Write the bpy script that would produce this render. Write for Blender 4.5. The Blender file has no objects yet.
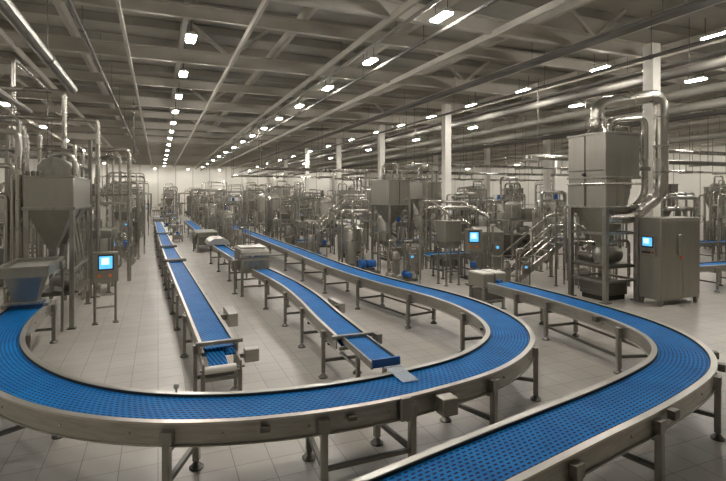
import bpy, math, random
from math import radians as R, sin, cos, pi
from mathutils import Vector as V, Matrix

# ------------------------------------------------------------------ camera, world, exposure
S = bpy.context.scene
COL = S.collection
cd = bpy.data.cameras.new('camera')
cam = bpy.data.objects.new('camera', cd)
COL.objects.link(cam)
cam.location = (0, 0, 3.2)
cam.rotation_euler = (R(90), 0, -math.atan(205 / 487))
cd.sensor_width = 36.0
cd.lens = 487 / 726 * 36
cd.shift_y = -45.5 / 726
cd.clip_end = 300
S.camera = cam
w = bpy.data.worlds.new('world')
S.world = w
w.use_nodes = True
w.node_tree.nodes['Background'].inputs[0].default_value = (0.9, 0.87, 0.8, 1)
w.node_tree.nodes['Background'].inputs[1].default_value = 0.25
S.view_settings.view_transform = 'Standard'
S.view_settings.look = 'None'
S.view_settings.exposure = 0.16
S.view_settings.gamma = 1.0
S.view_settings.use_curve_mapping = False
LAMP = 190.0          # radiance of the ceiling lamps' diffusers
WARM = (1.0, 0.953, 0.885)

# ------------------------------------------------------------------ materials
def nt(name):
    m = bpy.data.materials.new(name)
    m.use_nodes = True
    t = m.node_tree
    return m, t, t.nodes['Principled BSDF']

def node(t, kind, **kw):
    n = t.nodes.new(kind)
    for k, v in kw.items():
        if k.startswith('i_'):
            key = k[2:]
            key = int(key) if key.isdigit() else key
            n.inputs[key].default_value = v
        else:
            setattr(n, k, v)
    return n

def math_(t, op, a, b=None):
    n = t.nodes.new('ShaderNodeMath')
    n.operation = op
    for i, x in enumerate((a, b)):
        if x is None:
            continue
        if isinstance(x, (int, float)):
            n.inputs[i].default_value = x
        else:
            t.links.new(x, n.inputs[i])
    return n.outputs[0]

def metal(name, col, rough=.35, met=.9, var=.25, scale=3.0, stretch=(1, 1, 8)):
    m, t, b = nt(name)
    b.inputs['Metallic'].default_value = met
    tc = node(t, 'ShaderNodeTexCoord')
    mp = node(t, 'ShaderNodeMapping')
    mp.inputs['Scale'].default_value = stretch
    t.links.new(tc.outputs['Object'], mp.inputs[0])
    nz = node(t, 'ShaderNodeTexNoise', i_Scale=scale, i_Detail=5.0, i_Roughness=.6)
    t.links.new(mp.outputs[0], nz.inputs['Vector'])
    cr = node(t, 'ShaderNodeValToRGB')
    cr.color_ramp.elements[0].position = .3
    cr.color_ramp.elements[1].position = .7
    cr.color_ramp.elements[0].color = tuple(c * (1 - var) for c in col) + (1,)
    cr.color_ramp.elements[1].color = tuple(min(1, c * (1 + var * .6)) for c in col) + (1,)
    t.links.new(nz.outputs['Fac'], cr.inputs[0])
    t.links.new(cr.outputs[0], b.inputs['Base Color'])
    mr = node(t, 'ShaderNodeMapRange')
    mr.inputs['To Min'].default_value = max(.05, rough - .08)
    mr.inputs['To Max'].default_value = rough + .1
    t.links.new(nz.outputs['Fac'], mr.inputs['Value'])
    t.links.new(mr.outputs[0], b.inputs['Roughness'])
    return m

def plain(name, col, rough=.6, met=0.0, var=.08, scale=2.0):
    return metal(name, col, rough, met, var, scale, (1, 1, 1))

def emit(name, col, strength):
    m, t, b = nt(name)
    b.inputs['Base Color'].default_value = (*col, 1)
    b.inputs['Emission Color'].default_value = (*col, 1)
    b.inputs['Emission Strength'].default_value = strength
    return m

M = {}
M['steel'] = metal('steel', (.33, .318, .285), .36, stretch=(3, 3, 1))
M['bright'] = metal('bright_steel', (.45, .43, .385), .26, var=.1, scale=.8, stretch=(1, 1, 1))
M['dark'] = metal('dark_steel', (.18, .17, .149), .42)
M['deep'] = metal('deep_steel', (.06, .056, .048), .5)
M['panel'] = metal('panel_steel', (.335, .319, .28), .40, var=.09, scale=1.0, stretch=(5, 5, .6))
M['rail'] = metal('rail_steel', (.39, .376, .34), .36, var=.2)
M['flange'] = plain('flange_steel', (.50, .482, .435), .32, .7)
M['pale'] = plain('pale_paint', (.62, .6, .53), .5)
M['rubber'] = plain('black_rubber', (.015, .015, .014), .6)
M['white'] = plain('white_paint', (.78, .76, .69), .6)
M['roller'] = plain('white_roller', (.8, .78, .72), .45)
M['beam'] = plain('beam_paint', (.56, .53, .465), .7)
M['deck'] = plain('roof_deck', (.40, .38, .33), .8, var=.15, scale=.6)
M['tray'] = plain('cable_tray', (.13, .12, .105), .6)
M['duct'] = plain('ceiling_duct_paint', (.27, .255, .22), .6, .1)
M['lamp'] = emit('lamp_diffuser', WARM, LAMP)
M['bluepaint'] = plain('blue_paint', (.012, .10, .33), .4)
M['orange'] = plain('orange_plastic', (.75, .16, .02), .4)
M['screen'] = emit('screen_glow', (.10, .45, .85), 1.0)
M['screenlight'] = emit('screen_icon', (.5, .85, 1.0), 1.2)
M['grain'] = plain('pale_comb', (.55, .62, .68), .4)

def mk_floor():
    m, t, b = nt('floor_tiles')
    tc = node(t, 'ShaderNodeTexCoord')
    br = node(t, 'ShaderNodeTexBrick', offset=0.0, squash=1.0)
    for k, v in (('Scale', 1.0), ('Mortar Size', .0055), ('Mortar Smooth', .2), ('Brick Width', .42), ('Row Height', .42)):
        br.inputs[k].default_value = v
    br.inputs['Color1'].default_value = (.43, .40, .355, 1)
    br.inputs['Color2'].default_value = (.39, .362, .322, 1)
    br.inputs['Mortar'].default_value = (.20, .187, .16, 1)
    t.links.new(tc.outputs['Object'], br.inputs['Vector'])
    nz = node(t, 'ShaderNodeTexNoise', i_Scale=.9, i_Detail=6.0)
    t.links.new(tc.outputs['Object'], nz.inputs['Vector'])
    mr = node(t, 'ShaderNodeMapRange')
    mr.inputs['From Min'].default_value = .3
    mr.inputs['From Max'].default_value = .7
    mr.inputs['To Min'].default_value = .86
    mr.inputs['To Max'].default_value = 1.06
    t.links.new(nz.outputs['Fac'], mr.inputs['Value'])
    mx = node(t, 'ShaderNodeMix', data_type='RGBA', blend_type='MULTIPLY')
    mx.inputs['Factor'].default_value = 1
    t.links.new(br.outputs['Color'], mx.inputs['A'])
    t.links.new(mr.outputs[0], mx.inputs['B'])
    t.links.new(mx.outputs['Result'], b.inputs['Base Color'])
    b.inputs['Roughness'].default_value = .38
    bp = node(t, 'ShaderNodeBump', i_Strength=.25, i_Distance=.004, invert=True)
    t.links.new(br.outputs['Fac'], bp.inputs['Height'])
    t.links.new(bp.outputs[0], b.inputs['Normal'])
    return m
M['floor'] = mk_floor()

def mk_wall():
    m, t, b = nt('wall_panels')
    tc = node(t, 'ShaderNodeTexCoord')
    sx = node(t, 'ShaderNodeSeparateXYZ')
    t.links.new(tc.outputs['Object'], sx.inputs[0])
    s = math_(t, 'ADD', sx.outputs[0], sx.outputs[1])
    f = math_(t, 'PINGPONG', s, 1.5)
    g = math_(t, 'LESS_THAN', f, .05)
    mx = node(t, 'ShaderNodeMix', data_type='RGBA')
    t.links.new(g, mx.inputs['Factor'])
    mx.inputs['A'].default_value = (.84, .815, .75, 1)
    mx.inputs['B'].default_value = (.42, .405, .36, 1)
    t.links.new(mx.outputs['Result'], b.inputs['Base Color'])
    b.inputs['Roughness'].default_value = .6
    return m
M['wall'] = mk_wall()

def mk_belt(name, pu, pv, du, dv, skew=0.0, stag=True):
    """Blue modular plastic belt: open slots laid out along (u) and across (v) the belt, in metres."""
    m, t, b = nt(name)
    uv = node(t, 'ShaderNodeUVMap')
    sx = node(t, 'ShaderNodeSeparateXYZ')
    t.links.new(uv.outputs[0], sx.inputs[0])
    u, v = sx.outputs[0], sx.outputs[1]
    vr = math_(t, 'DIVIDE', v, pv)
    row = math_(t, 'FLOOR', vr)
    uu = math_(t, 'DIVIDE', u, pu)
    if skew:
        uu = math_(t, 'ADD', uu, math_(t, 'MULTIPLY', v, skew))
    if stag:
        uu = math_(t, 'ADD', uu, math_(t, 'MULTIPLY', row, .5))
    fu = math_(t, 'ABSOLUTE', math_(t, 'SUBTRACT', math_(t, 'FRACT', uu), .5))
    fv = math_(t, 'ABSOLUTE', math_(t, 'SUBTRACT', math_(t, 'FRACT', vr), .5))
    a = math_(t, 'LESS_THAN', fu, du / 2)
    c = math_(t, 'LESS_THAN', fv, dv / 2)
    slot = math_(t, 'MULTIPLY', a, c)
    nz = node(t, 'ShaderNodeTexNoise', i_Scale=2.5, i_Detail=4.0)
    t.links.new(uv.outputs[0], nz.inputs['Vector'])
    cr = node(t, 'ShaderNodeValToRGB')
    cr.color_ramp.elements[0].color = (.002, .118, .37, 1)
    cr.color_ramp.elements[1].color = (.004, .178, .50, 1)
    cr.color_ramp.elements[0].position = .3
    cr.color_ramp.elements[1].position = .7
    t.links.new(nz.outputs['Fac'], cr.inputs[0])
    mx = node(t, 'ShaderNodeMix', data_type='RGBA')
    t.links.new(slot, mx.inputs['Factor'])
    t.links.new(cr.outputs[0], mx.inputs['A'])
    mx.inputs['B'].default_value = (.001, .016, .07, 1)
    t.links.new(mx.outputs['Result'], b.inputs['Base Color'])
    b.inputs['Roughness'].default_value = .5
    b.inputs['Specular IOR Level'].default_value = .08
    bp = node(t, 'ShaderNodeBump', i_Strength=.6, i_Distance=.006, invert=True)
    t.links.new(slot, bp.inputs['Height'])
    t.links.new(bp.outputs[0], b.inputs['Normal'])
    return m
M['belt'] = mk_belt('blue_mesh_belt', .075, .05, .6, .42)
M['ribbelt'] = mk_belt('blue_ribbed_belt', .17, 10.0, .3, 2.0, skew=17.0, stag=False)
M['finebelt'] = mk_belt('blue_fine_belt', .06, .05, .4, .5)

# ------------------------------------------------------------------ mesh building
class MB:
    def __init__(s):
        s.v, s.f, s.uv = [], [], None

    def add(s, vs, fs):
        o = len(s.v)
        s.v += [tuple(p) for p in vs]
        s.f += [tuple(i + o for i in f) for f in fs]
        return s

    def box(s, c, d, rz=0, rx=0, ry=0):
        mt = Matrix.Translation(c) @ Matrix.Rotation(rz, 4, 'Z') @ Matrix.Rotation(ry, 4, 'Y') @ Matrix.Rotation(rx, 4, 'X')
        h = [x / 2 for x in d]
        vs = [mt @ V((i * h[0], j * h[1], k * h[2])) for k in (-1, 1) for j in (-1, 1) for i in (-1, 1)]
        return s.add(vs, [(0, 2, 3, 1), (4, 5, 7, 6), (0, 1, 5, 4), (2, 6, 7, 3), (0, 4, 6, 2), (1, 3, 7, 5)])

    def fru(s, c0, d0, c1, d1):
        vs = []
        for c, d in ((c0, d0), (c1, d1)):
            for j in (-1, 1):
                for i in (-1, 1):
                    vs.append((c[0] + i * d[0] / 2, c[1] + j * d[1] / 2, c[2]))
        return s.add(vs, [(0, 2, 3, 1), (4, 5, 7, 6), (0, 1, 5, 4), (2, 6, 7, 3), (0, 4, 6, 2), (1, 3, 7, 5)])

    def bar(s, a, b, wd, ht=None):
        a, b = V(a), V(b)
        ht = ht or wd
        t = (b - a).normalized()
        up = V((0, 0, 1)) if abs(t.z) < .95 else V((0, 1, 0))
        x = t.cross(up).normalized()
        y = x.cross(t)
        vs = [p + x * i * wd / 2 + y * j * ht / 2 for p in (a, b) for j in (-1, 1) for i in (-1, 1)]
        return s.add(vs, [(0, 2, 3, 1), (4, 5, 7, 6), (0, 1, 5, 4), (2, 6, 7, 3), (0, 4, 6, 2), (1, 3, 7, 5)])

    def tube(s, pts, r, bend=0, n=10, seg=5):
        pts = [V(p) for p in pts]
        if bend and len(pts) > 2:
            q = [pts[0]]
            for i in range(1, len(pts) - 1):
                a, p, b = pts[i - 1], pts[i], pts[i + 1]
                l = min(bend, (a - p).length * .49, (b - p).length * .49)
                p0, p1 = p + (a - p).normalized() * l, p + (b - p).normalized() * l
                for k in range(seg + 1):
                    tt = k / seg
                    q.append((1 - tt) ** 2 * p0 + 2 * (1 - tt) * tt * p + tt * tt * p1)
            q.append(pts[-1])
            pts = q
        o, vs, fs = 0, [], []
        x = None
        for i, p in enumerate(pts):
            t = (pts[min(i + 1, len(pts) - 1)] - pts[max(i - 1, 0)]).normalized()
            if x is None:
                up = V((0, 0, 1)) if abs(t.z) < .9 else V((0, 1, 0))
                x = t.cross(up).normalized()
            else:
                x = (x - t * x.dot(t)).normalized()
            y = t.cross(x)
            rr = r[i] if isinstance(r, (list, tuple)) else r
            vs += [p + (x * cos(2 * pi * k / n) + y * sin(2 * pi * k / n)) * rr for k in range(n)]
        for i in range(len(pts) - 1):
            for k in range(n):
                a, b = i * n + k, i * n + (k + 1) % n
                fs.append((a, b, b + n, a + n))
        fs.append(tuple(range(n))[::-1])
        fs.append(tuple(range((len(pts) - 1) * n, len(pts) * n)))
        return s.add(vs, fs)

    def lathe(s, prof, c=(0, 0, 0), n=24, axis='Z'):
        vs, fs = [], []
        for r, h in prof:
            for k in range(n):
                a = 2 * pi * k / n
                p = (r * cos(a), r * sin(a), h)
                if axis == 'X':
                    p = (p[2], p[0], p[1])
                elif axis == 'Y':
                    p = (p[1], p[2], p[0])
                vs.append((p[0] + c[0], p[1] + c[1], p[2] + c[2]))
        for i in range(len(prof) - 1):
            for k in range(n):
                a, b = i * n + k, i * n + (k + 1) % n
                fs.append((a, b, b + n, a + n))
        fs.append(tuple(range(n))[::-1])
        fs.append(tuple(range((len(prof) - 1) * n, len(prof) * n)))
        return s.add(vs, fs)

    def prism(s, poly, a, b, axis='Y'):
        """poly in (p, z); extruded from a to b along the axis."""
        n = len(poly)
        vs = []
        for q in (a, b):
            for p, z in poly:
                vs.append((p, q, z) if axis == 'Y' else (q, p, z))
        fs = [tuple(range(n)), tuple(range(n, 2 * n))[::-1]]
        for i in range(n):
            j = (i + 1) % n
            fs.append((i, i + n, j + n, j))
        return s.add(vs, fs)

    def build(s, name, mat, parent=None, bevel=0, smooth=True, loc=None, label=None):
        me = bpy.data.meshes.new(name)
        me.from_pydata(s.v, [], s.f)
        if s.uv:
            l = me.uv_layers.new(name='UVMap')
            for lp in me.loops:
                l.data[lp.index].uv = s.uv[lp.vertex_index]
        me.update()
        import bmesh
        bm = bmesh.new()
        bm.from_mesh(me)
        bmesh.ops.recalc_face_normals(bm, faces=bm.faces)
        bm.to_mesh(me)
        bm.free()
        if smooth:
            for p in me.polygons:
                p.use_smooth = True
            me.set_sharp_from_angle(angle=R(32))
        me.materials.append(M[mat] if isinstance(mat, str) else mat)
        o = bpy.data.objects.new(name, me)
        COL.objects.link(o)
        if parent:
            o.parent = parent
        if loc:
            o.location = loc
        if bevel:
            md = o.modifiers.new('bevel', 'BEVEL')
            md.width = bevel
            md.segments = 2
            md.limit_method = 'ANGLE'
        if label:
            o['label'] = label
        return o

def thing(name, label, cat, loc=(0, 0, 0), rz=0, group=None):
    o = bpy.data.objects.new(name, None)
    o.empty_display_size = .2
    COL.objects.link(o)
    o.location = loc
    o.rotation_euler = (0, 0, rz)
    o['label'] = label
    o['category'] = cat
    if group:
        o['group'] = group
    return o

def tag(o, label, cat, group=None):
    o['label'] = label
    o['category'] = cat
    if group:
        o['group'] = group
    return o

def struct(o):
    o['kind'] = 'structure'
    return o

def copy_tree(root, loc, rz=0, label=None, group=None, scale=None):
    r = root.copy()
    COL.objects.link(r)
    r.location = loc
    r.rotation_euler = (0, 0, rz)
    if scale:
        r.scale = scale
    if label:
        r['label'] = label
    if group:
        r['group'] = group
    for ch in list(root.children):
        c = ch.copy()
        COL.objects.link(c)
        c.parent = r
        for g in list(ch.children):
            d = g.copy()
            COL.objects.link(d)
            d.parent = c
    return r

# ------------------------------------------------------------------ hall shell
X0, X1, Y0, Y1, ZC = -14.0, 55.0, -9.0, 96.0, 9.9
struct(MB().box(((X0 + X1) / 2, (Y0 + Y1) / 2, -.1), (X1 - X0, Y1 - Y0, .2)).build('floor', 'floor', smooth=False))
struct(MB().box(((X0 + X1) / 2, (Y0 + Y1) / 2, ZC + .1), (X1 - X0, Y1 - Y0, .2)).build('ceiling', 'deck', smooth=False))
struct(MB().box(((X0 + X1) / 2, Y1 + .15, ZC / 2), (X1 - X0, .3, ZC)).build('wall_back', 'wall', smooth=False))
struct(MB().box(((X0 + X1) / 2, Y0 - .15, ZC / 2), (X1 - X0, .3, ZC)).build('wall_front', 'wall', smooth=False))
struct(MB().box((X0 - .15, (Y0 + Y1) / 2, ZC / 2), (.3, Y1 - Y0, ZC)).build('wall_left', 'wall', smooth=False))
struct(MB().box((X1 + .15, (Y0 + Y1) / 2, ZC / 2), (.3, Y1 - Y0, ZC)).build('wall_right', 'wall', smooth=False))

# girders across the hall
GY = [3.0, 7.7, 12.4, 14.9, 19.6, 24.8, 30, 35, 40, 45, 50, 55, 60, 66, 72, 78, 84, 90]
def ibeam(y, zb, h, fw=.26):
    m = MB()
    m.box(((X0 + X1) / 2, y, zb + .03), (X1 - X0, fw, .06))
    m.box(((X0 + X1) / 2, y, zb + h - .03), (X1 - X0, fw, .06))
    m.box(((X0 + X1) / 2, y, zb + h / 2), (X1 - X0, .05, h - .12))
    return m
for i, y in enumerate(GY):
    deep = i % 2 == 0
    struct(ibeam(y, 8.2 if deep else 8.3, .5 if deep else .4, .2 if deep else .15).build('ceiling_beam', 'beam', smooth=False))
# purlins along the hall, on top of the girders
x = X0 + .8
k = 0
while x < X1:
    h = .2 if k % 2 else .36
    struct(MB().box((x, (Y0 + Y1) / 2, (8.08 if k % 2 else 8.7) + h / 2), (.09 if k % 2 else .16, Y1 - Y0, h)).build('ceiling_beam', 'beam', smooth=False))
    x += 1.75
    k += 1
# deck ribs across
for y in [q * 2.4 + 1 for q in range(0, 39)]:
    struct(MB().box(((X0 + X1) / 2, y, 9.72), (X1 - X0, .14, .32)).build('ceiling_beam', 'deck', smooth=False))
# diagonal braces between the girders and the roof deck
rng = random.Random(3)
for y in GY[2:9:2]:
    for x in range(-8, 36, 11):
        xx = x + rng.uniform(-.5, .5)
        struct(MB().bar((xx, y, 8.6), (xx + 1.5, y, 9.8), .12).build('ceiling_brace', 'beam', smooth=False))
        struct(MB().bar((xx, y, 8.6), (xx - 1.5, y, 9.8), .12).build('ceiling_brace', 'beam', smooth=False))

# columns
for x, y in [(15.4, 11.4), (15, 23.5), (15, 32.2), (15, 41.3), (15, 51.4), (15, 61), (15, 71), (28, 29.5), (28, 37),
             (28, 46), (28, 56), (41, 30), (41, 42), (41, 54)]:
    m = MB()
    q = .38 if y < 12 else .4
    m.box((x, y, 4.15), (q, q, 8.3))
    m.box((x, y, .1), (.62, .62, .2))
    struct(m.build('column', 'white', bevel=.02, smooth=False))

# ------------------------------------------------------------------ ceiling lamps
def make_lamp(zl):
    t = thing('ceiling_lamp', 'lamp', 'ceiling lamp', (0, 0, 0))
    MB().fru((0, 0, zl), (.3, .76, 0), (0, 0, zl + .1), (.2, .66, 0)).build('housing', 'pale', t)
    MB().box((0, 0, zl - .02), (.24, .7, .05)).build('diffuser', 'lamp', t, smooth=False)
    for sy in (-.3, .3):
        MB().tube([(0, sy, zl + .1), (0, sy, 8.46)], .012, n=6).build('hanging_rod', 'dark', t)
    return t
lamp0 = make_lamp(7.85)
used_lamp = [False]
ORD = ['first', 'second', 'third', 'fourth', 'fifth', 'sixth', 'seventh', 'eighth', 'ninth', 'tenth', 'eleventh', 'twelfth',
       'thirteenth', 'fourteenth', 'fifteenth', 'sixteenth', 'seventeenth', 'eighteenth', 'nineteenth', 'twentieth']
def lamp(x, y, label, group):
    if not used_lamp[0]:
        used_lamp[0] = True
        lamp0.location = (x, y, 0)
        lamp0['label'] = label
        lamp0['group'] = group
        return lamp0
    return copy_tree(lamp0, (x, y, 0), 0, label, group)
def lamp_row(x, ys, where, group, near=0):
    for i, y in enumerate(ys):
        if i < near:
            lab = 'lamp at the near end of the %s' % where
        elif i - near < 9:
            lab = 'glowing lamp, %s in the %s' % (ORD[i - near], where)
        else:
            lab = 'small lamp far down the %s' % where
        lamp(x, y, lab, group)
lamp_row(.9, [6.1 + 4.6 * k for k in range(9)] + [48.5, 54.5, 61, 68, 76, 84.5], 'lamp row above the straight aisle conveyor', 'lamps above the aisle', 2)
lamp_row(6.8, [6.3 + 4.6 * k for k in range(9)] + [48.5, 54.5, 61, 68, 76, 84.5], 'lamp row above the looped conveyor', 'lamps above the looped conveyor', 1)
lamp_row(15, [5.1, 9.1, 13.1, 17.2, 21.1, 25.1, 29, 32.8, 38, 44, 50, 57, 64, 72, 80], 'lamp row along the white columns', 'lamps along the white columns', 2)
lamp_row(20, [3, 8, 12.9, 19, 28, 36, 46, 58, 70, 82], 'lamp row just past the white columns', 'lamps past the columns', 2)
lamp_row(29, [10, 18, 22.7, 31, 38.7, 48, 60, 72], 'far lamp row past the columns', 'lamps over the outer machine rows', 1)
lamp_row(41, [12, 20, 26, 31, 40, 50, 62, 76], 'lamp row near the pale side wall', 'lamps near the side wall', 2)
lamp_row(51, [8 + 6.5 * k for k in range(13)], 'lamp row added to brighten the side wall', 'lamps added to brighten the side wall', 3)  # extra row, added only to lift the brightness of the side wall
lamp_row(-11, [93.4], 'row added to brighten the back wall', 'lamps added to brighten the back wall')  # these and the next lamps are added to make the back wall brighter
for q in range(9):
    lamp(-6 + q * 5.5, 93.4, 'small lamp added right before the pale back wall to brighten it', 'lamps added to brighten the back wall')
lamp_row(-7.2, [2, 8, 14, 21, 30, 39, 48, 58, 68, 80], 'lamp row over the hopper side pipes', 'lamps over the hopper side', 3)

# ------------------------------------------------------------------ overhead services
def ceiling_pipe(x, z, r, y0, y1, mat, label, name='ceiling_pipe'):
    t = thing(name, label, 'pipe', (x, y0, z))
    n = max(10, int(r * 90))
    m = MB().tube([(0, 0, 0), (0, y1 - y0, 0)], r, n=n)
    m.build('pipe_run', mat, t)
    y = 2.0
    while y < min(y1 - y0, 50):
        MB().lathe([(r, -.05), (r + .02, -.05), (r + .02, .05), (r, .05)], (0, y, 0), n, 'Y').build('pipe_collar', mat, t)
        MB().tube([(0, y, r), (0, y, 9.0 - z)], .01, n=5).build('hanger_rod', 'dark', t)
        y += 4.6
    return t
ceiling_pipe(7.25, 7.75, .05, 6, 95, 'tray', 'thin dark conduit beside the lamp row above the looped conveyor')
ceiling_pipe(6.35, 8.0, .06, 6, 95, 'duct', 'thin grey pipe on the aisle side of the looped conveyor lamps')
ceiling_pipe(14.3, 7.55, .06, 4, 95, 'tray', 'thin dark conduit hugging the lamp row along the columns')
ceiling_pipe(16.1, 7.3, .16, 4, 95, 'tray', 'thick dark pipe along the tops of the white columns')
ceiling_pipe(18.2, 7.0, .17, 4, 95, 'duct', 'thick grey pipe between the two lamp rows by the columns')
ceiling_pipe(22.5, 7.2, .2, 4, 95, 'duct', 'broad insulated pipe past the second lamp row by the columns')
ceiling_pipe(25.0, 7.2, .14, 4, 95, 'tray', 'dark pipe beyond the broad insulated ceiling pipe')
ceiling_pipe(33.0, 7.0, .22, 4, 95, 'duct', 'broad pipe above the outer machine rows')
ceiling_pipe(-2.35, 6.36, .13, 2, 16.75, 'steel', 'large shiny pipe slanting overhead towards the hopper machine')
ceiling_pipe(-3.4, 5.6, .08, 2, 16.6, 'steel', 'slimmer shiny pipe below the large overhead hopper pipe')
ceiling_pipe(-1.9, 7.7, .05, 4, 60, 'dark', 'thin dark conduit over the hopper side aisle')
def tray(x, z, y0, y1, label):
    t = thing('cable_tray', label, 'cable tray', (x, y0, z))
    L = y1 - y0
    MB().box((0, L / 2, 0), (.4, L, .02)).build('tray_floor', 'tray', t, smooth=False)
    for sx in (-.2, .2):
        MB().box((sx, L / 2, .05), (.02, L, .1)).build('tray_side', 'tray', t, smooth=False)
    for k in range(1, int(L / 5)):
        MB().tube([(.19, k * 5, .1), (.19, k * 5, 9.0 - z)], .01, n=5).build('hanger_rod', 'dark', t)
    return t
tray(12.4, 7.9, 4, 70, 'long dark cable tray between the looped conveyor lamps and the columns')
tray(17.3, 7.9, 4, 70, 'long dark cable tray beside the thick pipe past the columns')

# ------------------------------------------------------------------ conveyors
def resample(pts, step):
    P = [V((p[0], p[1], 0)) for p in pts]
    q = []
    for i in range(len(P) - 1):
        a, b, c, d = P[max(i - 1, 0)], P[i], P[i + 1], P[min(i + 2, len(P) - 1)]
        n = max(2, int((c - b).length / .03))
        for k in range(n):
            t = k / n
            q.append(.5 * ((2 * b) + (c - a) * t + (2 * a - 5 * b + 4 * c - d) * t * t + (3 * b - a - 3 * c + d) * t ** 3))
    q.append(P[-1])
    out, acc = [q[0]], 0
    for i in range(1, len(q)):
        acc += (q[i] - q[i - 1]).length
        if acc >= step:
            out.append(q[i])
            acc = 0
    if (out[-1] - q[-1]).length > step * .3:
        out.append(q[-1])
    for _ in range(8):      # light smoothing
        out = [out[0]] + [(out[i - 1] + 2 * out[i] + out[i + 1]) / 4 for i in range(1, len(out) - 1)] + [out[-1]]
    return out

def frames(path):
    fr, s = [], 0
    for i, p in enumerate(path):
        t = (path[min(i + 1, len(path) - 1)] - path[max(i - 1, 0)])
        t.z = 0
        t.normalize()
        if i:
            s += (p - path[i - 1]).length
        fr.append((p, t, V((t.y, -t.x, 0)), s))       # point, tangent, right-hand normal, arc length
    return fr

def sweep(fr, poly, zf=None):
    m = MB()
    n = len(poly)
    for p, t, r, s in fr:
        z = zf(s) if zf else 0
        for a, b in poly:
            q = p + r * a
            m.v.append((q.x, q.y, b + z))
    for i in range(len(fr) - 1):
        for k in range(n):
            a, b = i * n + k, i * n + (k + 1) % n
            m.f.append((a, b, b + n, a + n))
    m.f.append(tuple(range(n))[::-1])
    m.f.append(tuple(range((len(fr) - 1) * n, len(fr) * n)))
    return m

def belt_mesh(fr, w, z, zf=None, th=.03):
    m = MB()
    m.uv = []
    for p, t, r, s in fr:
        zz = z + (zf(s) if zf else 0)
        for a, b in ((-w / 2, 0), (w / 2, 0), (w / 2, -th), (-w / 2, -th)):
            q = p + r * a
            m.v.append((q.x, q.y, zz + b))
            m.uv.append((s, a))
    for i in range(len(fr) - 1):
        for k in range(4):
            a, b = i * 4 + k, i * 4 + (k + 1) % 4
            m.f.append((a, b, b + 4, a + 4))
    m.f.append((3, 2, 1, 0))
    e = (len(fr) - 1) * 4
    m.f.append((e, e + 1, e + 2, e + 3))
    return m

def nearest(fr, xy):
    return min(fr, key=lambda f: (f[0].x - xy[0]) ** 2 + (f[0].y - xy[1]) ** 2)

def leg_mesh(x, y, zt, rz, sq=.075, rounded=False):
    m = MB()
    if rounded:
        m.tube([(x, y, .03), (x, y, zt)], sq / 2, n=12)
    else:
        m.box((x, y, (zt + .09) / 2), (sq, sq, zt - .09), rz)
    m.lathe([(.016, .03), (.016, .1)], (x, y, 0), 8)
    return m

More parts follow.
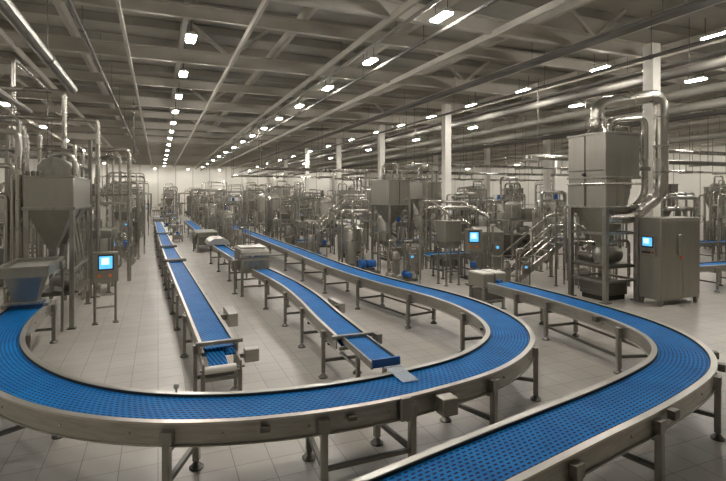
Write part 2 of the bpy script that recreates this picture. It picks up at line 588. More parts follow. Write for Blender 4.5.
def conveyor(name, label, pts, width, zt, mat, supports, step=.12, group=None, web=.235, fl=.075, zf=None, bolts=True, sq=.075,
             flange_l='flange', caps=True, rounded=False, brackets=True):
    """pts: plan centre line.  zt: height of the rail tops."""
    t = thing(name, label, 'conveyor', (pts[0][0], pts[0][1], 0), 0, group)
    o = V((pts[0][0], pts[0][1], 0))
    path = [p - o for p in resample(pts, step)]
    fr = frames(path)
    total = fr[-1][3]
    belt_mesh(fr, width - .02, zt - .035, zf).build('belt', mat, t)
    belt_mesh(fr, width - .08, zt - web + .05, zf, .02).build('return_belt', mat, t)
    zz = zf or (lambda s: 0)
    for sd in (-1, 1):
        a = sd * width / 2
        top = [(a, zt), (a + sd * fl, zt), (a + sd * fl, zt - .022), (a, zt - .022)]
        webp = [(a + sd * .03, zt - .022), (a + sd * .052, zt - .022), (a + sd * .052, zt - web), (a + sd * .075, zt - web),
                (a + sd * .075, zt - web - .012), (a + sd * .03, zt - web - .012)]
        if sd < 0:
            top, webp = top[::-1], webp[::-1]
        rail = sweep(fr, webp, zf).build('side_rail', 'rail', t)
        sweep(fr, top, zf).build('rail_flange', flange_l, rail)
        lip = [(a, zt - .004), (a - sd * .012, zt - .004), (a - sd * .012, zt - .05), (a, zt - .05)]
        sweep(fr, lip if sd > 0 else lip[::-1], zf).build('wear_strip', 'rubber', rail)
        if bolts:
            s = .5
            while s < total - .3:
                f = min(fr, key=lambda q: abs(q[3] - s))
                c = f[0] + f[2] * (a + sd * .056)
                MB().tube([c + V((0, 0, zt - .13 + zz(s))), c + f[2] * sd * .012 + V((0, 0, zt - .13 + zz(s)))], .014, n=8).build('bolt', 'bright', rail)
                s += .85
    for sp in supports:
        f = nearest(fr, (sp[0] - o.x, sp[1] - o.y))
        rz = math.atan2(f[1].y, f[1].x)
        ends = []
        for sd in (-1, 1):
            c = f[0] + f[2] * sd * (width / 2 + .052 + sq / 2 + .002)
            ends.append(c)
            h = zt - .1 + zz(f[3])
            lg = leg_mesh(c.x, c.y, h, rz, sq, rounded).build('leg', 'steel', t, bevel=.006)
            MB().lathe([(.08, 0), (.085, .02), (.06, .04), (.03, .075)], (c.x, c.y, 0), 16).build('foot', 'dark', lg)
            if brackets:
                q = c + V((0, 0, zt - .14 + zz(f[3])))
                MB().box(q, (.13, sq + .012, .13), rz).build('bracket', 'steel', lg, bevel=.006)
        a, b = ends
        MB().bar(a + V((0, 0, .3)), b + V((0, 0, .3)), .05).build('cross_brace', 'dark', t)
        MB().bar(a + V((0, 0, zt - web - .05 + zz(f[3]))), b + V((0, 0, zt - web - .05 + zz(f[3]))), .05).build('cross_brace', 'dark', t)
        if len(sp) > 2:       # long brace along the conveyor to the next support
            g = nearest(fr, (sp[2] - o.x, sp[3] - o.y))
            for sd in (-1, 1):
                p0 = f[0] + f[2] * sd * (width / 2 + .09) + V((0, 0, .3))
                p1 = g[0] + g[2] * sd * (width / 2 + .09) + V((0, 0, .3))
                MB().bar(p0, p1, .045).build('long_brace', 'dark', t)
    if caps:
        for f in (fr[0], fr[-1]):
            d = f[1] * (-.04 if f is fr[0] else .04)
            z = zt - .1 + zz(f[3])
            a = f[0] + d - f[2] * (width / 2 - .01) + V((0, 0, z))
            b = f[0] + d + f[2] * (width / 2 - .01) + V((0, 0, z))
            MB().tube([a, b], .05, n=14).build('end_roller', 'steel', t)
    return t, fr, o

A = [(4.9, 46), (5.2, 30), (5.36, 20), (5.37, 16.5), (5.48, 13.7), (5.7, 11.7), (5.95, 10.4), (6.1, 9.3), (6.07, 8.35), (5.9, 7.5), (5.6, 6.8),
     (5.2, 6.28), (4.7, 5.9), (4.2, 5.63), (3.7, 5.47), (3.1, 5.36), (2.4, 5.28), (1.8, 5.29), (1.2, 5.36), (.5, 5.54), (-.15, 5.85),
     (-.7, 6.25), (-1.2, 6.77), (-1.66, 7.45), (-2.03, 8.2), (-2.3, 9), (-2.47, 10), (-2.52, 11), (-2.5, 12), (-2.47, 12.75)]
convA, frA, oA = conveyor('looped_conveyor', 'long blue mesh conveyor looping in a wide U across the floor to the hopper', A, .63, .9, 'belt',
    [(5.0, 42), (5.1, 38), (5.15, 34), (5.2, 30), (5.28, 26.5), (5.33, 23.2), (5.36, 20.2), (5.37, 17.6), (5.42, 15.1), (5.55, 12.7, 5.9, 10.5), (5.9, 10.45),
     (6.05, 8.2), (5.2, 6.25), (3.9, 5.52), (2.64, 5.31, 1.66, 5.35), (1.66, 5.35), (.24, 5.64), (-1.5, 7.3), (-2.35, 9.8), (-2.43, 12.4)])
f = nearest(frA, (2.64 - oA.x, 5.31 - oA.y))
c = min((f[0] + f[2] * .425, f[0] - f[2] * .425), key=lambda p: p.y)
MB().box((c.x - .1, c.y - .012, .79), (.13, .05, .26), .05).build('rail_bracket', 'steel', convA, bevel=.01)
# junction box on the looped conveyor's front rail
f = nearest(frA, (3.05 - oA.x, 5.36 - oA.y))
c = f[0] + f[2] * (-.66 / 2 - .2 if (f[0] + f[2]).y > f[0].y else .66 / 2 + .2)
MB().box((c.x, c.y, .77), (.2, .18, .2)).build('junction_box', 'panel', convA, bevel=.012)
MB().box((c.x - .02, c.y + .09, .77), (.1, .1, .1)).build('box_bracket', 'steel', convA)
for q in ((1.1, 5.46), (2.0, 5.3), (5.75, 7.1)):
    f = nearest(frA, (q[0] - oA.x, q[1] - oA.y))
    s = 1 if (f[0] + f[2]).length > 0 else 1
    c = f[0] + f[2] * (-.41 if q[1] < 6 and (f[2].y > 0) else .41)
    MB().box((c.x, c.y, .8), (.1, .05, .05), math.atan2(f[1].y, f[1].x)).build('sensor', 'dark', convA, bevel=.006)

B = [(8.34, 10.5), (8.35, 9.6), (8.36, 9.1), (8.3, 8.05), (8.2, 7.05), (8.06, 6.3), (7.8, 5.6), (7.42, 5.05), (6.97, 4.66), (6.45, 4.38), (5.85, 4.19),
     (5.2, 4.02), (4.5, 3.87), (3.8, 3.74), (3.1, 3.6), (2.3, 3.44), (1.2, 3.2), (-.3, 2.9)]
convB, frB, oB = conveyor('bent_conveyor', 'blue mesh conveyor bending from the grey drive box towards the viewer', B, .64, .9, 'belt',
    [(8.36, 9.4), (8.28, 8.3, 8.02, 6.15), (8.02, 6.15), (6.55, 4.42), (4.78, 3.93), (3.35, 3.66), (1.9, 3.34)])
for q, sd in (((7.3, 4.95), 1), ((6.95, 4.66), 1), ((8.16, 6.75), -1), ((5.0, 3.98), 1)):
    f = nearest(frB, (q[0] - oB.x, q[1] - oB.y))
    out = f[2] if (f[0] + oB + f[2] - V((6.0, 7.0, 0))).length > (f[0] + oB - V((6.0, 7.0, 0))).length else -f[2]
    c = f[0] + out * sd * .44
    MB().box((c.x, c.y, .83), (.12, .09, .1), math.atan2(f[1].y, f[1].x)).build('sensor', 'dark', convB, bevel=.008)

f = nearest(frA, (.2 - oA.x, 6.0 - oA.y))
c = max((f[0] + f[2] * .37, f[0] - f[2] * .37), key=lambda p: p.y)
MB().lathe([(.012, .9), (.012, .93), (.028, .945), (.034, .97), (.026, .995), (.008, 1.005)], (c.x, c.y, 0), 12).build('rail_knob', 'pale', convA)

def cross_bar(parent, f, width, zt, mat='steel'):
    a = f[0] - f[2] * (width / 2 + .12) + V((0, 0, zt + .04))
    b = f[0] + f[2] * (width / 2 + .12) + V((0, 0, zt + .04))
    MB().bar(a, b, .07, .06).build('cross_bar', mat, parent, bevel=.008)

# straight aisle conveyor, four modules end to end
seg = [((.87, 7.75), (.56, 18.0), [(.86, 8.3), (.81, 10.2), (.76, 12.2), (.70, 14.2), (.64, 16.2), (.6, 17.6)], 'nearest the looped conveyor, with a drop end and white roller'),
       ((.555, 18.25), (.42, 23.0), [(.55, 18.8), (.48, 21), (.44, 22.7)], 'second along the aisle line, between two cross bars'),
       ((.415, 23.25), (.25, 31.0), [(.4, 23.8), (.33, 27), (.26, 30.6)], 'third along the aisle line'),
       ((.24, 31.3), (.0, 46.0), [(.23, 32), (.16, 36), (.1, 40), (.03, 45)], 'fourth and farthest reaching along the aisle line')]
seg[0] = (*seg[0][:3], 'in the aisle, with a drop end and white roller')
seg[3] = (*seg[3][:3], 'fourth along the aisle line, running towards the back wall')
for i, (a, b, sup, lab) in enumerate(seg):
    n = 5
    pts = [(a[0] + (b[0] - a[0]) * k / n, a[1] + (b[1] - a[1]) * k / n) for k in range(n + 1)]
    t, fr, o = conveyor('straight_conveyor', 'straight blue ribbed conveyor module ' + lab, pts, .46, .9, 'ribbelt', sup, step=.4,
                        group='straight conveyor modules in the aisle', fl=.05, web=.2, sq=.06, bolts=(i == 0), caps=False)
    cross_bar(t, fr[0], .46, .9, 'steel' if i == 0 else 'dark')
    cross_bar(t, fr[-1], .46, .9, 'dark')
    if i == 0:
        # drop end: short sloping belt, roller, end frame, motor boxes
        ux, uy = 0, -1
        x0, y0 = 0, 0
        m = MB()
        pl = [(-.2, -.02, .82), (.06, -.02, .82), (.08, -.42, .72), (-.18, -.42, .72)]
        m.v = pl + [(p[0], p[1], p[2] - .03) for p in pl]
        m.f = [(0, 1, 2, 3), (7, 6, 5, 4), (0, 4, 5, 1), (1, 5, 6, 2), (2, 6, 7, 3), (3, 7, 4, 0)]
        m.uv = [(p[1], p[0]) for p in m.v]
        m.build('drop_belt', 'ribbelt', t)
        m = MB()
        pl = [(.09, -.02, .84), (.22, -.02, .84), (.22, -.14, .8), (.09, -.14, .8)]
        m.v = pl + [(p[0], p[1], p[2] - .03) for p in pl]
        m.f = [(0, 1, 2, 3), (7, 6, 5, 4), (0, 4, 5, 1), (1, 5, 6, 2), (2, 6, 7, 3), (3, 7, 4, 0)]
        m.uv = [(p[1], p[0]) for p in m.v]
        m.build('side_flap', 'ribbelt', t)
        MB().lathe([(.03, -.24), (.055, -.24), (.055, .2), (.03, .2)], (-.02, -.5, .7), 18, 'X').build('end_roller', 'roller', t)
        MB().tube([(-.32, -.5, .7), (.3, -.5, .7)], .018, n=8).build('roller_shaft', 'steel', t)
        for sx in (-.28, .24):
            MB().box((sx, -.3, .74), (.03, .52, .13)).build('end_plate', 'steel', t, bevel=.004)
            lg = MB().box((sx, -.46, .34), (.06, .06, .62)).build('leg', 'steel', t, bevel=.006)
            MB().lathe([(.06, 0), (.06, .012), (.03, .035)], (sx, -.46, 0), 14).build('foot', 'dark', lg)
        for z in (.32, .55):
            MB().bar((-.28, -.46, z), (.24, -.46, z), .05).build('cross_brace', 'steel', t)
        MB().box((.47, -.08, .72), (.22, .16, .2)).build('motor_box', 'flange', t, bevel=.014)
        MB().box((.32, -.08, .72), (.1, .06, .06)).build('motor_arm', 'steel', t)
        MB().box((.50, 2.5, .72), (.19, .72, .26), .02).build('motor_box', 'flange', t, bevel=.012)
        MB().box((.36, 2.4, .74), (.12, .1, .1), .02).build('motor_arm', 'steel', t)

# inner infeed line: two belts with covered machines between, ending in a drop chute onto the loop
D1 = [(2.96, 15.3), (3.08, 14), (3.17, 12.6), (3.18, 11.4), (3.12, 10.1), (3.03, 9), (2.98, 8), (2.95, 7.45)]
convD, frD, oD = conveyor('infeed_conveyor', 'blue infeed conveyor bowing from the hooded machine down to the loop', D1, .46, .9, 'finebelt',
    [(3.1, 13.6), (3.16, 11.7), (3.1, 9.9), (3.0, 8.2)], fl=.055, web=.2, sq=.065, step=.15, caps=False)
e = frD[-1]
cross_bar(convD, e, .46, .84)
dz = V((2.95 - oD.x, 7.4 - oD.y, 0))
def slab(pl, th, name, mat, parent, uvs=True):
    m = MB()
    m.v = [tuple(p) for p in pl] + [(p[0], p[1], p[2] - th) for p in pl]
    m.f = [(0, 1, 2, 3), (7, 6, 5, 4), (0, 4, 5, 1), (1, 5, 6, 2), (2, 6, 7, 3), (3, 7, 4, 0)]
    m.uv = [(p[1], p[0]) for p in m.v]
    return m.build(name, mat, parent)
p0, p1 = V((3.0, 7.42, .85)) - oD, V((2.80, 5.90, .97)) - oD
slab([p0 + V((-.16, 0, 0)), p0 + V((.16, 0, 0)), p1 + V((.17, 0, 0)), p1 + V((-.17, 0, 0))], .03, 'drop_belt', 'finebelt', convD)
slab([p1 + V((-.2, -.02, .06)), p1 + V((.2, -.02, .06)), p1 + V((.2, -.06, .06)), p1 + V((-.2, -.06, .06))], .11, 'end_lip', 'bluepaint', convD)
for sx in (-.2, .2):
    MB().bar(p0 + V((sx, .1, -.02)), p1 + V((sx, -.04, -.02)), .03, .1).build('side_plate', 'steel', convD, bevel=.004)
MB().tube([p0 + V((-.34, -.12, -.1)), p0 + V((.36, -.12, -.1))], .03, n=10).build('cross_tube', 'steel', convD)
MB().box(p0 + V((.36, -.05, -.02)), (.1, .2, .16)).build('bearing_block', 'steel', convD, bevel=.01)
for sx in (-.22, .22):
    q = p0 + V((sx, -.62, 0))
    lg = MB().box((q.x, q.y, .44), (.06, .06, .8)).build('leg', 'steel', convD, bevel=.006)
    MB().lathe([(.06, 0), (.06, .012), (.03, .04)], (q.x, q.y, 0), 14).build('foot', 'dark', lg)
    MB().bar(q + V((0, 0, .6 - q.z)), q + V((0, .75, .6 - q.z)), .04).build('long_brace', 'steel', convD)
q = V((3.56, 9.95, .82)) - oD
MB().box(q, (.13, .7, .2), .05).build('motor_box', 'flange', convD, bevel=.012)
for dy in (-.25, .25):
    MB().box(q + V((-.08, dy, .02)), (.12, .08, .08)).build('motor_arm', 'steel', convD)
# pale comb plate that passes the product onto the loop
cp = thing('comb_plate', 'pale slotted comb plate lying across the looped belt below the infeed lip', 'comb plate', (2.86, 5.5, 0))
for k in range(9):
    MB().bar((-.1 + k * .025, .28, .93), (-.06 + k * .025, -.15, .885), .011, .01).build('comb_tooth', 'grain', cp)
MB().bar((-.12, .28, .93), (.12, .28, .93), .04, .02).build('comb_back', 'grain', cp)

D2 = [(2.56, 24.2), (2.62, 22), (2.72, 19.5), (2.82, 17.4)]
convD2, fr2, o2 = conveyor('infeed_conveyor', 'short blue belt feeding the hooded machine, pale cover at its far end', D2, .46, .9, 'finebelt',
    [(2.6, 23.5), (2.68, 21.2), (2.78, 18.6)], fl=.055, web=.2, sq=.065, step=.3, caps=False, bolts=False)
m = MB()
m.prism([(-.5, .93), (-.42, 1.1), (-.2, 1.22), (.2, 1.22), (.42, 1.1), (.5, .93)], -1.3, .4, 'Y')
m.build('end_cover', 'flange', convD2, bevel=.02)
D3 = [(2.42, 46), (2.45, 40), (2.5, 35), (2.52, 30.9)]
conveyor('infeed_conveyor', 'distant blue belt running into the flat-topped table machine', D3, .5, .95, 'finebelt', [(2.42, 44), (2.46, 39), (2.5, 34)],
         fl=.06, web=.2, step=.6, caps=False, bolts=False)

def hooded_machine(loc, rz, label, w_=.9, l_=1.5, h=1.45, hood=True):
    t = thing('hooded_machine' if hood else 'table_machine', label, 'machine', loc, rz)
    for sx in (-1, 1):
        for sy in (-1, 1):
            lg = MB().box((sx * (w_ / 2 - .04), sy * (l_ / 2 - .05), .42), (.08, .08, .82)).build('leg', 'steel', t, bevel=.006)
            MB().lathe([(.06, 0), (.06, .015), (.025, .03)], (sx * (w_ / 2 - .04), sy * (l_ / 2 - .05), 0), 12).build('foot', 'dark', lg)
    for sy in (-1, 1):
        MB().bar((-w_ / 2, sy * (l_ / 2 - .05), .3), (w_ / 2, sy * (l_ / 2 - .05), .3), .06).build('cross_brace', 'steel', t)
    if hood:
        m = MB()
        m.prism([(-l_ / 2, .72), (-l_ / 2, 1.22), (-l_ / 2 + .06, 1.33), (-l_ / 2 + .2, h), (l_ / 2 - .2, h), (l_ / 2, 1.25), (l_ / 2, .72)], -w_ / 2, w_ / 2, 'X')
        m.build('hood', 'panel', t, bevel=.02)
        MB().tube([(-w_ / 2 - .02, -l_ / 2 + .02, 1.28), (w_ / 2 + .02, -l_ / 2 + .02, 1.28)], .09, n=16).build('front_roll', 'bright', t)
        MB().box((0, .1, h + .03), (w_ * .9, l_ * .5, .05)).build('lid', 'flange', t, bevel=.01)
        MB().box((0, -l_ / 2 - .012, .98), (w_ * .8, .02, .3)).build('front_plate', 'steel', t, bevel=.005)
    else:
        MB().box((0, 0, .62), (w_ * .94, l_ * .94, .46)).build('housing', 'dark', t, bevel=.01)
        MB().box((0, 0, h), (w_ * 1.15, l_ * 1.05, .06)).build('top_plate', 'flange', t, bevel=.01)
        MB().box((0, 0, (h + .83) / 2), (w_ * .8, l_ * .8, h - .87)).build('riser', 'steel', t)
    MB().box((-w_ / 2 - .12, -.2, .95), (.2, .3, .3)).build('gear_box', 'steel', t, bevel=.015)
    MB().tube([(-w_ / 2 - .12, -.2, .8), (-w_ / 2 - .12, -.2, .03)], .03, n=8).build('box_post', 'steel', t)
    MB().lathe([(.1, 0), (.1, .02), (.03, .04)], (-w_ / 2 - .12, -.2, 0), 12).build('post_foot', 'dark', t)
    return t
hooded_machine((2.86, 16.35, 0), 0, 'hooded steel machine with a round front roll over the infeed belt')
hooded_machine((2.5, 29.6, 0), 0, 'flat-topped table machine along the infeed line, behind the covered belt', 1.0, 2.2, 1.1, False)

# ------------------------------------------------------------------ machine kinds
def post_set(t, xs, ys, h, s=.09, mat='steel', name='leg'):
    for x in xs:
        for y in ys:
            lg = MB().box((x, y, h / 2 + .01), (s, s, h - .02)).build(name, mat, t, bevel=.006)
            MB().box((x, y, .012), (s * 1.8, s * 1.8, .024)).build('foot', 'dark', lg)

def valve(t, p, r=.1, axis='Y', mat='bright'):
    """a hand wheel with its stem"""
    d = {'X': V((1, 0, 0)), 'Y': V((0, -1, 0)), 'Z': V((0, 0, 1))}[axis]
    p = V(p)
    m = MB().tube([p, p + d * .14], .018, n=6)
    q = p + d * .14
    ring = []
    for k in range(13):
        a = 2 * pi * k / 12
        u = (V((0, 1, 0)) if axis == 'X' else V((1, 0, 0)))
        v = d.cross(u)
        ring.append(q + u * r * cos(a) + v * r * sin(a))
    m.tube(ring, .014, n=5)
    m.tube([q - u * r, q + u * r], .01, n=4)
    m.build('valve_wheel', mat, t)

def hmi(t, c, w_, h_, face, d_=.12, icons=True):
    """operator box: face 'Y' looks to -Y, 'X' looks to -X"""
    c = V(c)
    if face == 'Y':
        b = MB().box(c, (w_, d_, h_)).build('panel_box', 'panel', t, bevel=.012)
        f = lambda a, z, dd: (c.x + a, c.y - d_ / 2 - dd, c.z + z)
        dim = lambda a, th, z: (a, th, z)
    else:
        b = MB().box(c, (d_, w_, h_)).build('panel_box', 'panel', t, bevel=.012)
        f = lambda a, z, dd: (c.x - d_ / 2 - dd, c.y - a, c.z + z)
        dim = lambda a, th, z: (th, a, z)
    MB().box(f(0, h_ * .16, .004), dim(w_ * .62, .02, h_ * .52)).build('screen_bezel', 'deep', b)
    MB().box(f(0, h_ * .16, .013), dim(w_ * .52, .01, h_ * .42)).build('screen', 'screen', b, smooth=False)
    if icons:
        MB().box(f(-.02 * w_, h_ * .2, .017), dim(w_ * .3, .008, h_ * .22)).build('screen_window', 'screenlight', b, smooth=False)
    for k, a in enumerate((-.25, .18)):
        p = V(f(a * w_, -h_ * .28, 0))
        q = V(f(a * w_, -h_ * .28, .03))
        MB().tube([p, q], w_ * .07, n=12).build('button', 'orange', b)
    return b

def hopper_machine(name, label, loc, w_, d_, zt, zb, rz=0, cat='machine', loop=True, seed=0, cone=.6, group=None):
    rg = random.Random(seed)
    t = thing(name, label, cat, loc, rz, group)
    post_set(t, (-w_ / 2 + .05, w_ / 2 - .05), (-d_ / 2 + .05, d_ / 2 - .05), zb)
    MB().box((0, 0, (zt + zb) / 2), (w_, d_, zt - zb)).build('bin', 'panel', t, bevel=.02)
    for z in (zt - .02, zb + .03):
        MB().box((0, 0, z), (w_ + .05, d_ + .05, .05)).build('bin_rim', 'steel', t, bevel=.006)
    MB().box((0, -d_ / 2 - .01, (zt + zb) / 2), (.03, .02, zt - zb - .1)).build('seam', 'dark', t)
    zc = zb - min(1.3, zb * cone)
    MB().fru((0, 0, zc), (.22, .22, 0), (0, 0, zb), (w_ * .86, d_ * .86, 0)).build('cone', 'steel', t)
    MB().tube([(0, 0, zc + .02), (0, 0, zc - .35), (.35, 0, zc - .55)], .09, .12).build('outlet_pipe', 'dark', t)
    for sy in (-1, 1):
        MB().bar((-w_ / 2 + .05, sy * (d_ / 2 - .05), .55), (w_ / 2 - .05, sy * (d_ / 2 - .05), .55), .06).build('cross_brace', 'steel', t)
    for sx in (-1, 1):
        MB().bar((sx * (w_ / 2 - .05), -d_ / 2 + .05, .55), (sx * (w_ / 2 - .05), d_ / 2 - .05, .55), .06).build('cross_brace', 'steel', t)
    # pump and motor under the cone
    MB().box((0, .1, .35), (w_ * .6, d_ * .4, .1)).build('pump_bed', 'dark', t)
    MB().lathe([(.08, -.2), (.16, -.18), (.16, .18), (.08, .2)], (0, .1, .56), 16, 'X').build('pump', 'steel', t)
    MB().tube([(0, .1, .65), (0, .1, zc - .3)], .05, n=8).build('riser_pipe', 'bright', t)
    if loop:
        r = .055
        a, b = -w_ * .35, w_ * .38
        MB().tube([(a, 0, zt), (a, 0, zt + .75), (b, 0, zt + .75), (b, 0, zt)], r, .18).build('loop_pipe', 'bright', t)
        MB().tube([(b * .4, .1, zt), (b * .4, .1, zt + .45), (w_ / 2 + .18, .1, zt + .45), (w_ / 2 + .18, .1, .3), (w_ * .2, .1, .3)], .045, .14).build('down_pipe', 'bright', t)
    MB().lathe([(.2, 0), (.2, .18), (.1, .26), (.05, .28)], (-w_ * .1, d_ * .15, zt), 16).build('inlet_cap', 'steel', t)
    valve(t, (w_ * .2, -d_ / 2, zb + .2))
    return t

def tank(name, label, loc, r, h, leg, rz=0, seed=0, ladder=True, group=None):
    t = thing(name, label, 'tank', loc, rz, group)
    prof = [(.08, leg - .25), (r * .5, leg - .15), (r, leg + .05), (r, leg + .1)]
    prof += [(r, leg + h), (r * .92, leg + h + r * .2), (r * .6, leg + h + r * .38), (.12, leg + h + r * .45)]
    MB().lathe(prof, (0, 0, 0), 28).build('vessel', 'panel', t)
    for z in (leg + .12, leg + h * .5, leg + h - .02):
        MB().lathe([(r, -.03), (r + .015, -.03), (r + .015, .03), (r, .03)], (0, 0, z), 28).build('band', 'bright', t)
    for k in range(4):
        a = pi / 4 + k * pi / 2
        x, y = (r - .05) * cos(a), (r - .05) * sin(a)
        lg = MB().tube([(x, y, .02), (x, y, leg + .1)], .04, n=8).build('leg', 'steel', t)
        MB().lathe([(.09, 0), (.09, .02), (.04, .03)], (x, y, 0), 12).build('foot', 'dark', lg)
    zt = leg + h + r * .4
    MB().lathe([(.13, 0), (.13, .3), (.09, .34), (.09, .5), (.05, .55)], (0, 0, zt), 14).build('mixer_motor', 'dark' if seed % 2 else 'bluepaint', t)
    MB().tube([(r * .5, 0, zt - .1), (r * .5, 0, zt + .5), (r + .25, 0, zt + .5), (r + .25, 0, .25), (.1, 0, .25), (.1, 0, leg - .1)], .05, .16).build('feed_pipe', 'bright', t)
    MB().tube([(-r * .5, .1, zt - .1), (-r * .5, .1, zt + .32), (-r - .2, .1, zt + .32), (-r - .2, .1, .02)], .04, .14).build('drain_pipe', 'bright', t)
    MB().lathe([(.2, 0), (.2, .06), (.15, .08)], (0, -r - .01, leg + h * .55), 18, 'Y').build('manway', 'steel', t)
    valve(t, (r + .25, -.04, leg + .35), .09)
    if ladder:
        l = MB()
        for sx in (-.16, .16):
            l.tube([(sx, r + .15, .02), (sx, r + .15, zt + .5)], .018, n=6)
        z = .3
        while z < zt + .4:
            l.tube([(-.16, r + .15, z), (.16, r + .15, z)], .012, n=5)
            z += .3
        l.build('ladder', 'steel', t)
    return t

def pipe_rack(name, label, loc, L, H, rz=0, seed=0, group=None, depth=.9):
    rg = random.Random(seed)
    t = thing(name, label, 'pipe rack', loc, rz, group)
    xs = [-L / 2, 0, L / 2] if L > 2.6 else [-L / 2, L / 2]
    post_set(t, xs, (-depth / 2, depth / 2), H, .08, 'steel', 'post')
    for z in (H * .55, H - .05):
        for y in (-depth / 2, depth / 2):
            MB().bar((-L / 2, y, z), (L / 2, y, z), .07).build('beam', 'steel', t)
        for x in xs:
            MB().bar((x, -depth / 2, z), (x, depth / 2, z), .06).build('beam', 'steel', t)
    for k in range(7):
        y = -depth / 2 + .1 + k * (depth - .2) / 6
        r = rg.choice((.03, .042, .055))
        z = H + r
        x0 = -L / 2 + rg.uniform(-.3, .1)
        x1 = L / 2 + rg.uniform(-.1, .3)
        if rg.random() < .5:
            pts = [(x0, y, rg.uniform(.4, 1.2)), (x0, y, z), (x1, y, z), (x1, y, rg.uniform(.3, 1.6))]
        else:
            xm = rg.uniform(-L * .25, L * .25)
            pts = [(x0, y, z), (xm, y, z), (xm, y, z + rg.uniform(.35, .9)), (x1, y, z + rg.uniform(.35, .9)), (x1, y, .2)]
            pts[3] = (x1, y, pts[2][2])
        MB().tube(pts, r, .18, n=8).build('pipe', rg.choice(('bright', 'bright', 'steel')), t)
    for k in range(3):
        y = -depth / 2 + .2 + k * .22
        z = H * .55 + .07
        x0, x1 = -L / 2 + rg.uniform(0, .5), L / 2 - rg.uniform(0, .5)
        MB().tube([(x0, y, .1), (x0, y, z), (x1, y, z), (x1, y, .1)], rg.choice((.03, .05)), .15, n=8).build('pipe', 'bright', t)
    for k in range(4):
        x = -L / 2 + .3 + k * (L - .6) / 3
        MB().tube([(x, -depth / 2 - .09, .03), (x, -depth / 2 - .09, H * rg.uniform(.5, 1.05)), (x, depth / 2, H * .8)], .03, .1, n=7).build('upright_pipe', rg.choice(('bright', 'steel')), t)
    MB().box((L * .22, .05, H * .55 + .28), (.7, .5, .46)).build('valve_cabinet', 'dark', t, bevel=.012)
    # valve bodies and a low vessel
    for k in range(3):
        x = -L / 2 + (k + .5) * L / 3
        MB().lathe([(.05, -.16), (.11, -.12), (.11, .12), (.05, .16)], (x, -depth / 2 - .02, H * .55), 12, 'X').build('valve_body', rg.choice(('steel', 'dark', 'bright')), t)
        valve(t, (x, -depth / 2 - .1, H * .55), .08)
    MB().lathe([(.05, -.5), (.2, -.4), (.26, -.25), (.26, .25), (.2, .4), (.05, .5)], (rg.uniform(-.3, .3), .05, .55), 16, 'X').build('low_vessel', 'panel', t)
    MB().box((0, .05, .16), (.9, .45, .3)).build('vessel_cradle', 'dark', t)
    return t

def filler(name, label, loc, rz=0, seed=0, group=None, w_=1.6, d_=1.1, h=2.1):
    rg = random.Random(seed)
    t = thing(name, label, 'machine', loc, rz, group)
    post_set(t, (-w_ / 2 + .06, w_ / 2 - .06), (-d_ / 2 + .06, d_ / 2 - .06), .35, .1)
    MB().box((0, 0, .62), (w_, d_, .56)).build('base_cabinet', 'panel', t, bevel=.015)
    for k in range(2):
        x = -w_ / 4 + k * w_ / 2
        dr = MB().box((x, -d_ / 2 - .01, .62), (w_ / 2 - .08, .03, .44)).build('door', 'steel', t, bevel=.008)
        MB().tube([(x + .2, -d_ / 2 - .05, .54), (x + .2, -d_ / 2 - .05, .7)], .012, n=6).build('handle', 'bright', dr)
    for sx in (-1, 1):
        for sy in (-1, 1):
            MB().box((sx * (w_ / 2 - .05), sy * (d_ / 2 - .05), .9 + (h - .9) / 2), (.07, .07, h - .9)).build('corner_post', 'steel', t)
    MB().box((0, 0, h + .14), (w_ + .05, d_ + .05, .3)).build('head_box', 'panel', t, bevel=.015)
    MB().box((0, 0, 1.02), (w_ * .98, .34, .06)).build('belt', 'finebelt', t)
    for k in range(5):
        x = -w_ * .34 + k * w_ * .17
        MB().lathe([(.02, 0), (.05, .08), (.05, .5), (.03, .56), (.03, h - 1.3)], (x, 0, 1.3), 10).build('nozzle', 'bright', t)
    MB().lathe([(.16, 0), (.16, .3), (.1, .38)], (w_ * .22, 0, h + .29), 14).build('motor', 'bluepaint' if seed % 2 else 'dark', t)
    MB().tube([(-w_ * .3, .1, h + .28), (-w_ * .3, .1, h + 1.0), (w_ * .42, .1, h + 1.0), (w_ * .42, .1, h + .28)], .05, .18).build('loop_pipe', 'bright', t)
    MB().tube([(-w_ * .15, -.15, h + .28), (-w_ * .15, -.15, h + .65), (-w_ / 2 - .2, -.15, h + .65), (-w_ / 2 - .2, -.15, .02)], .04, .15).build('down_pipe', 'bright', t)
    hmi(t, (w_ / 2 + .22, -d_ / 2 + .06, 1.55), .34, .42, 'Y', .1, False)
    MB().tube([(w_ / 2, -d_ / 2 + .06, 1.5), (w_ / 2 + .1, -d_ / 2 + .06, 1.5)], .03, n=8).build('panel_arm', 'steel', t)
    return t

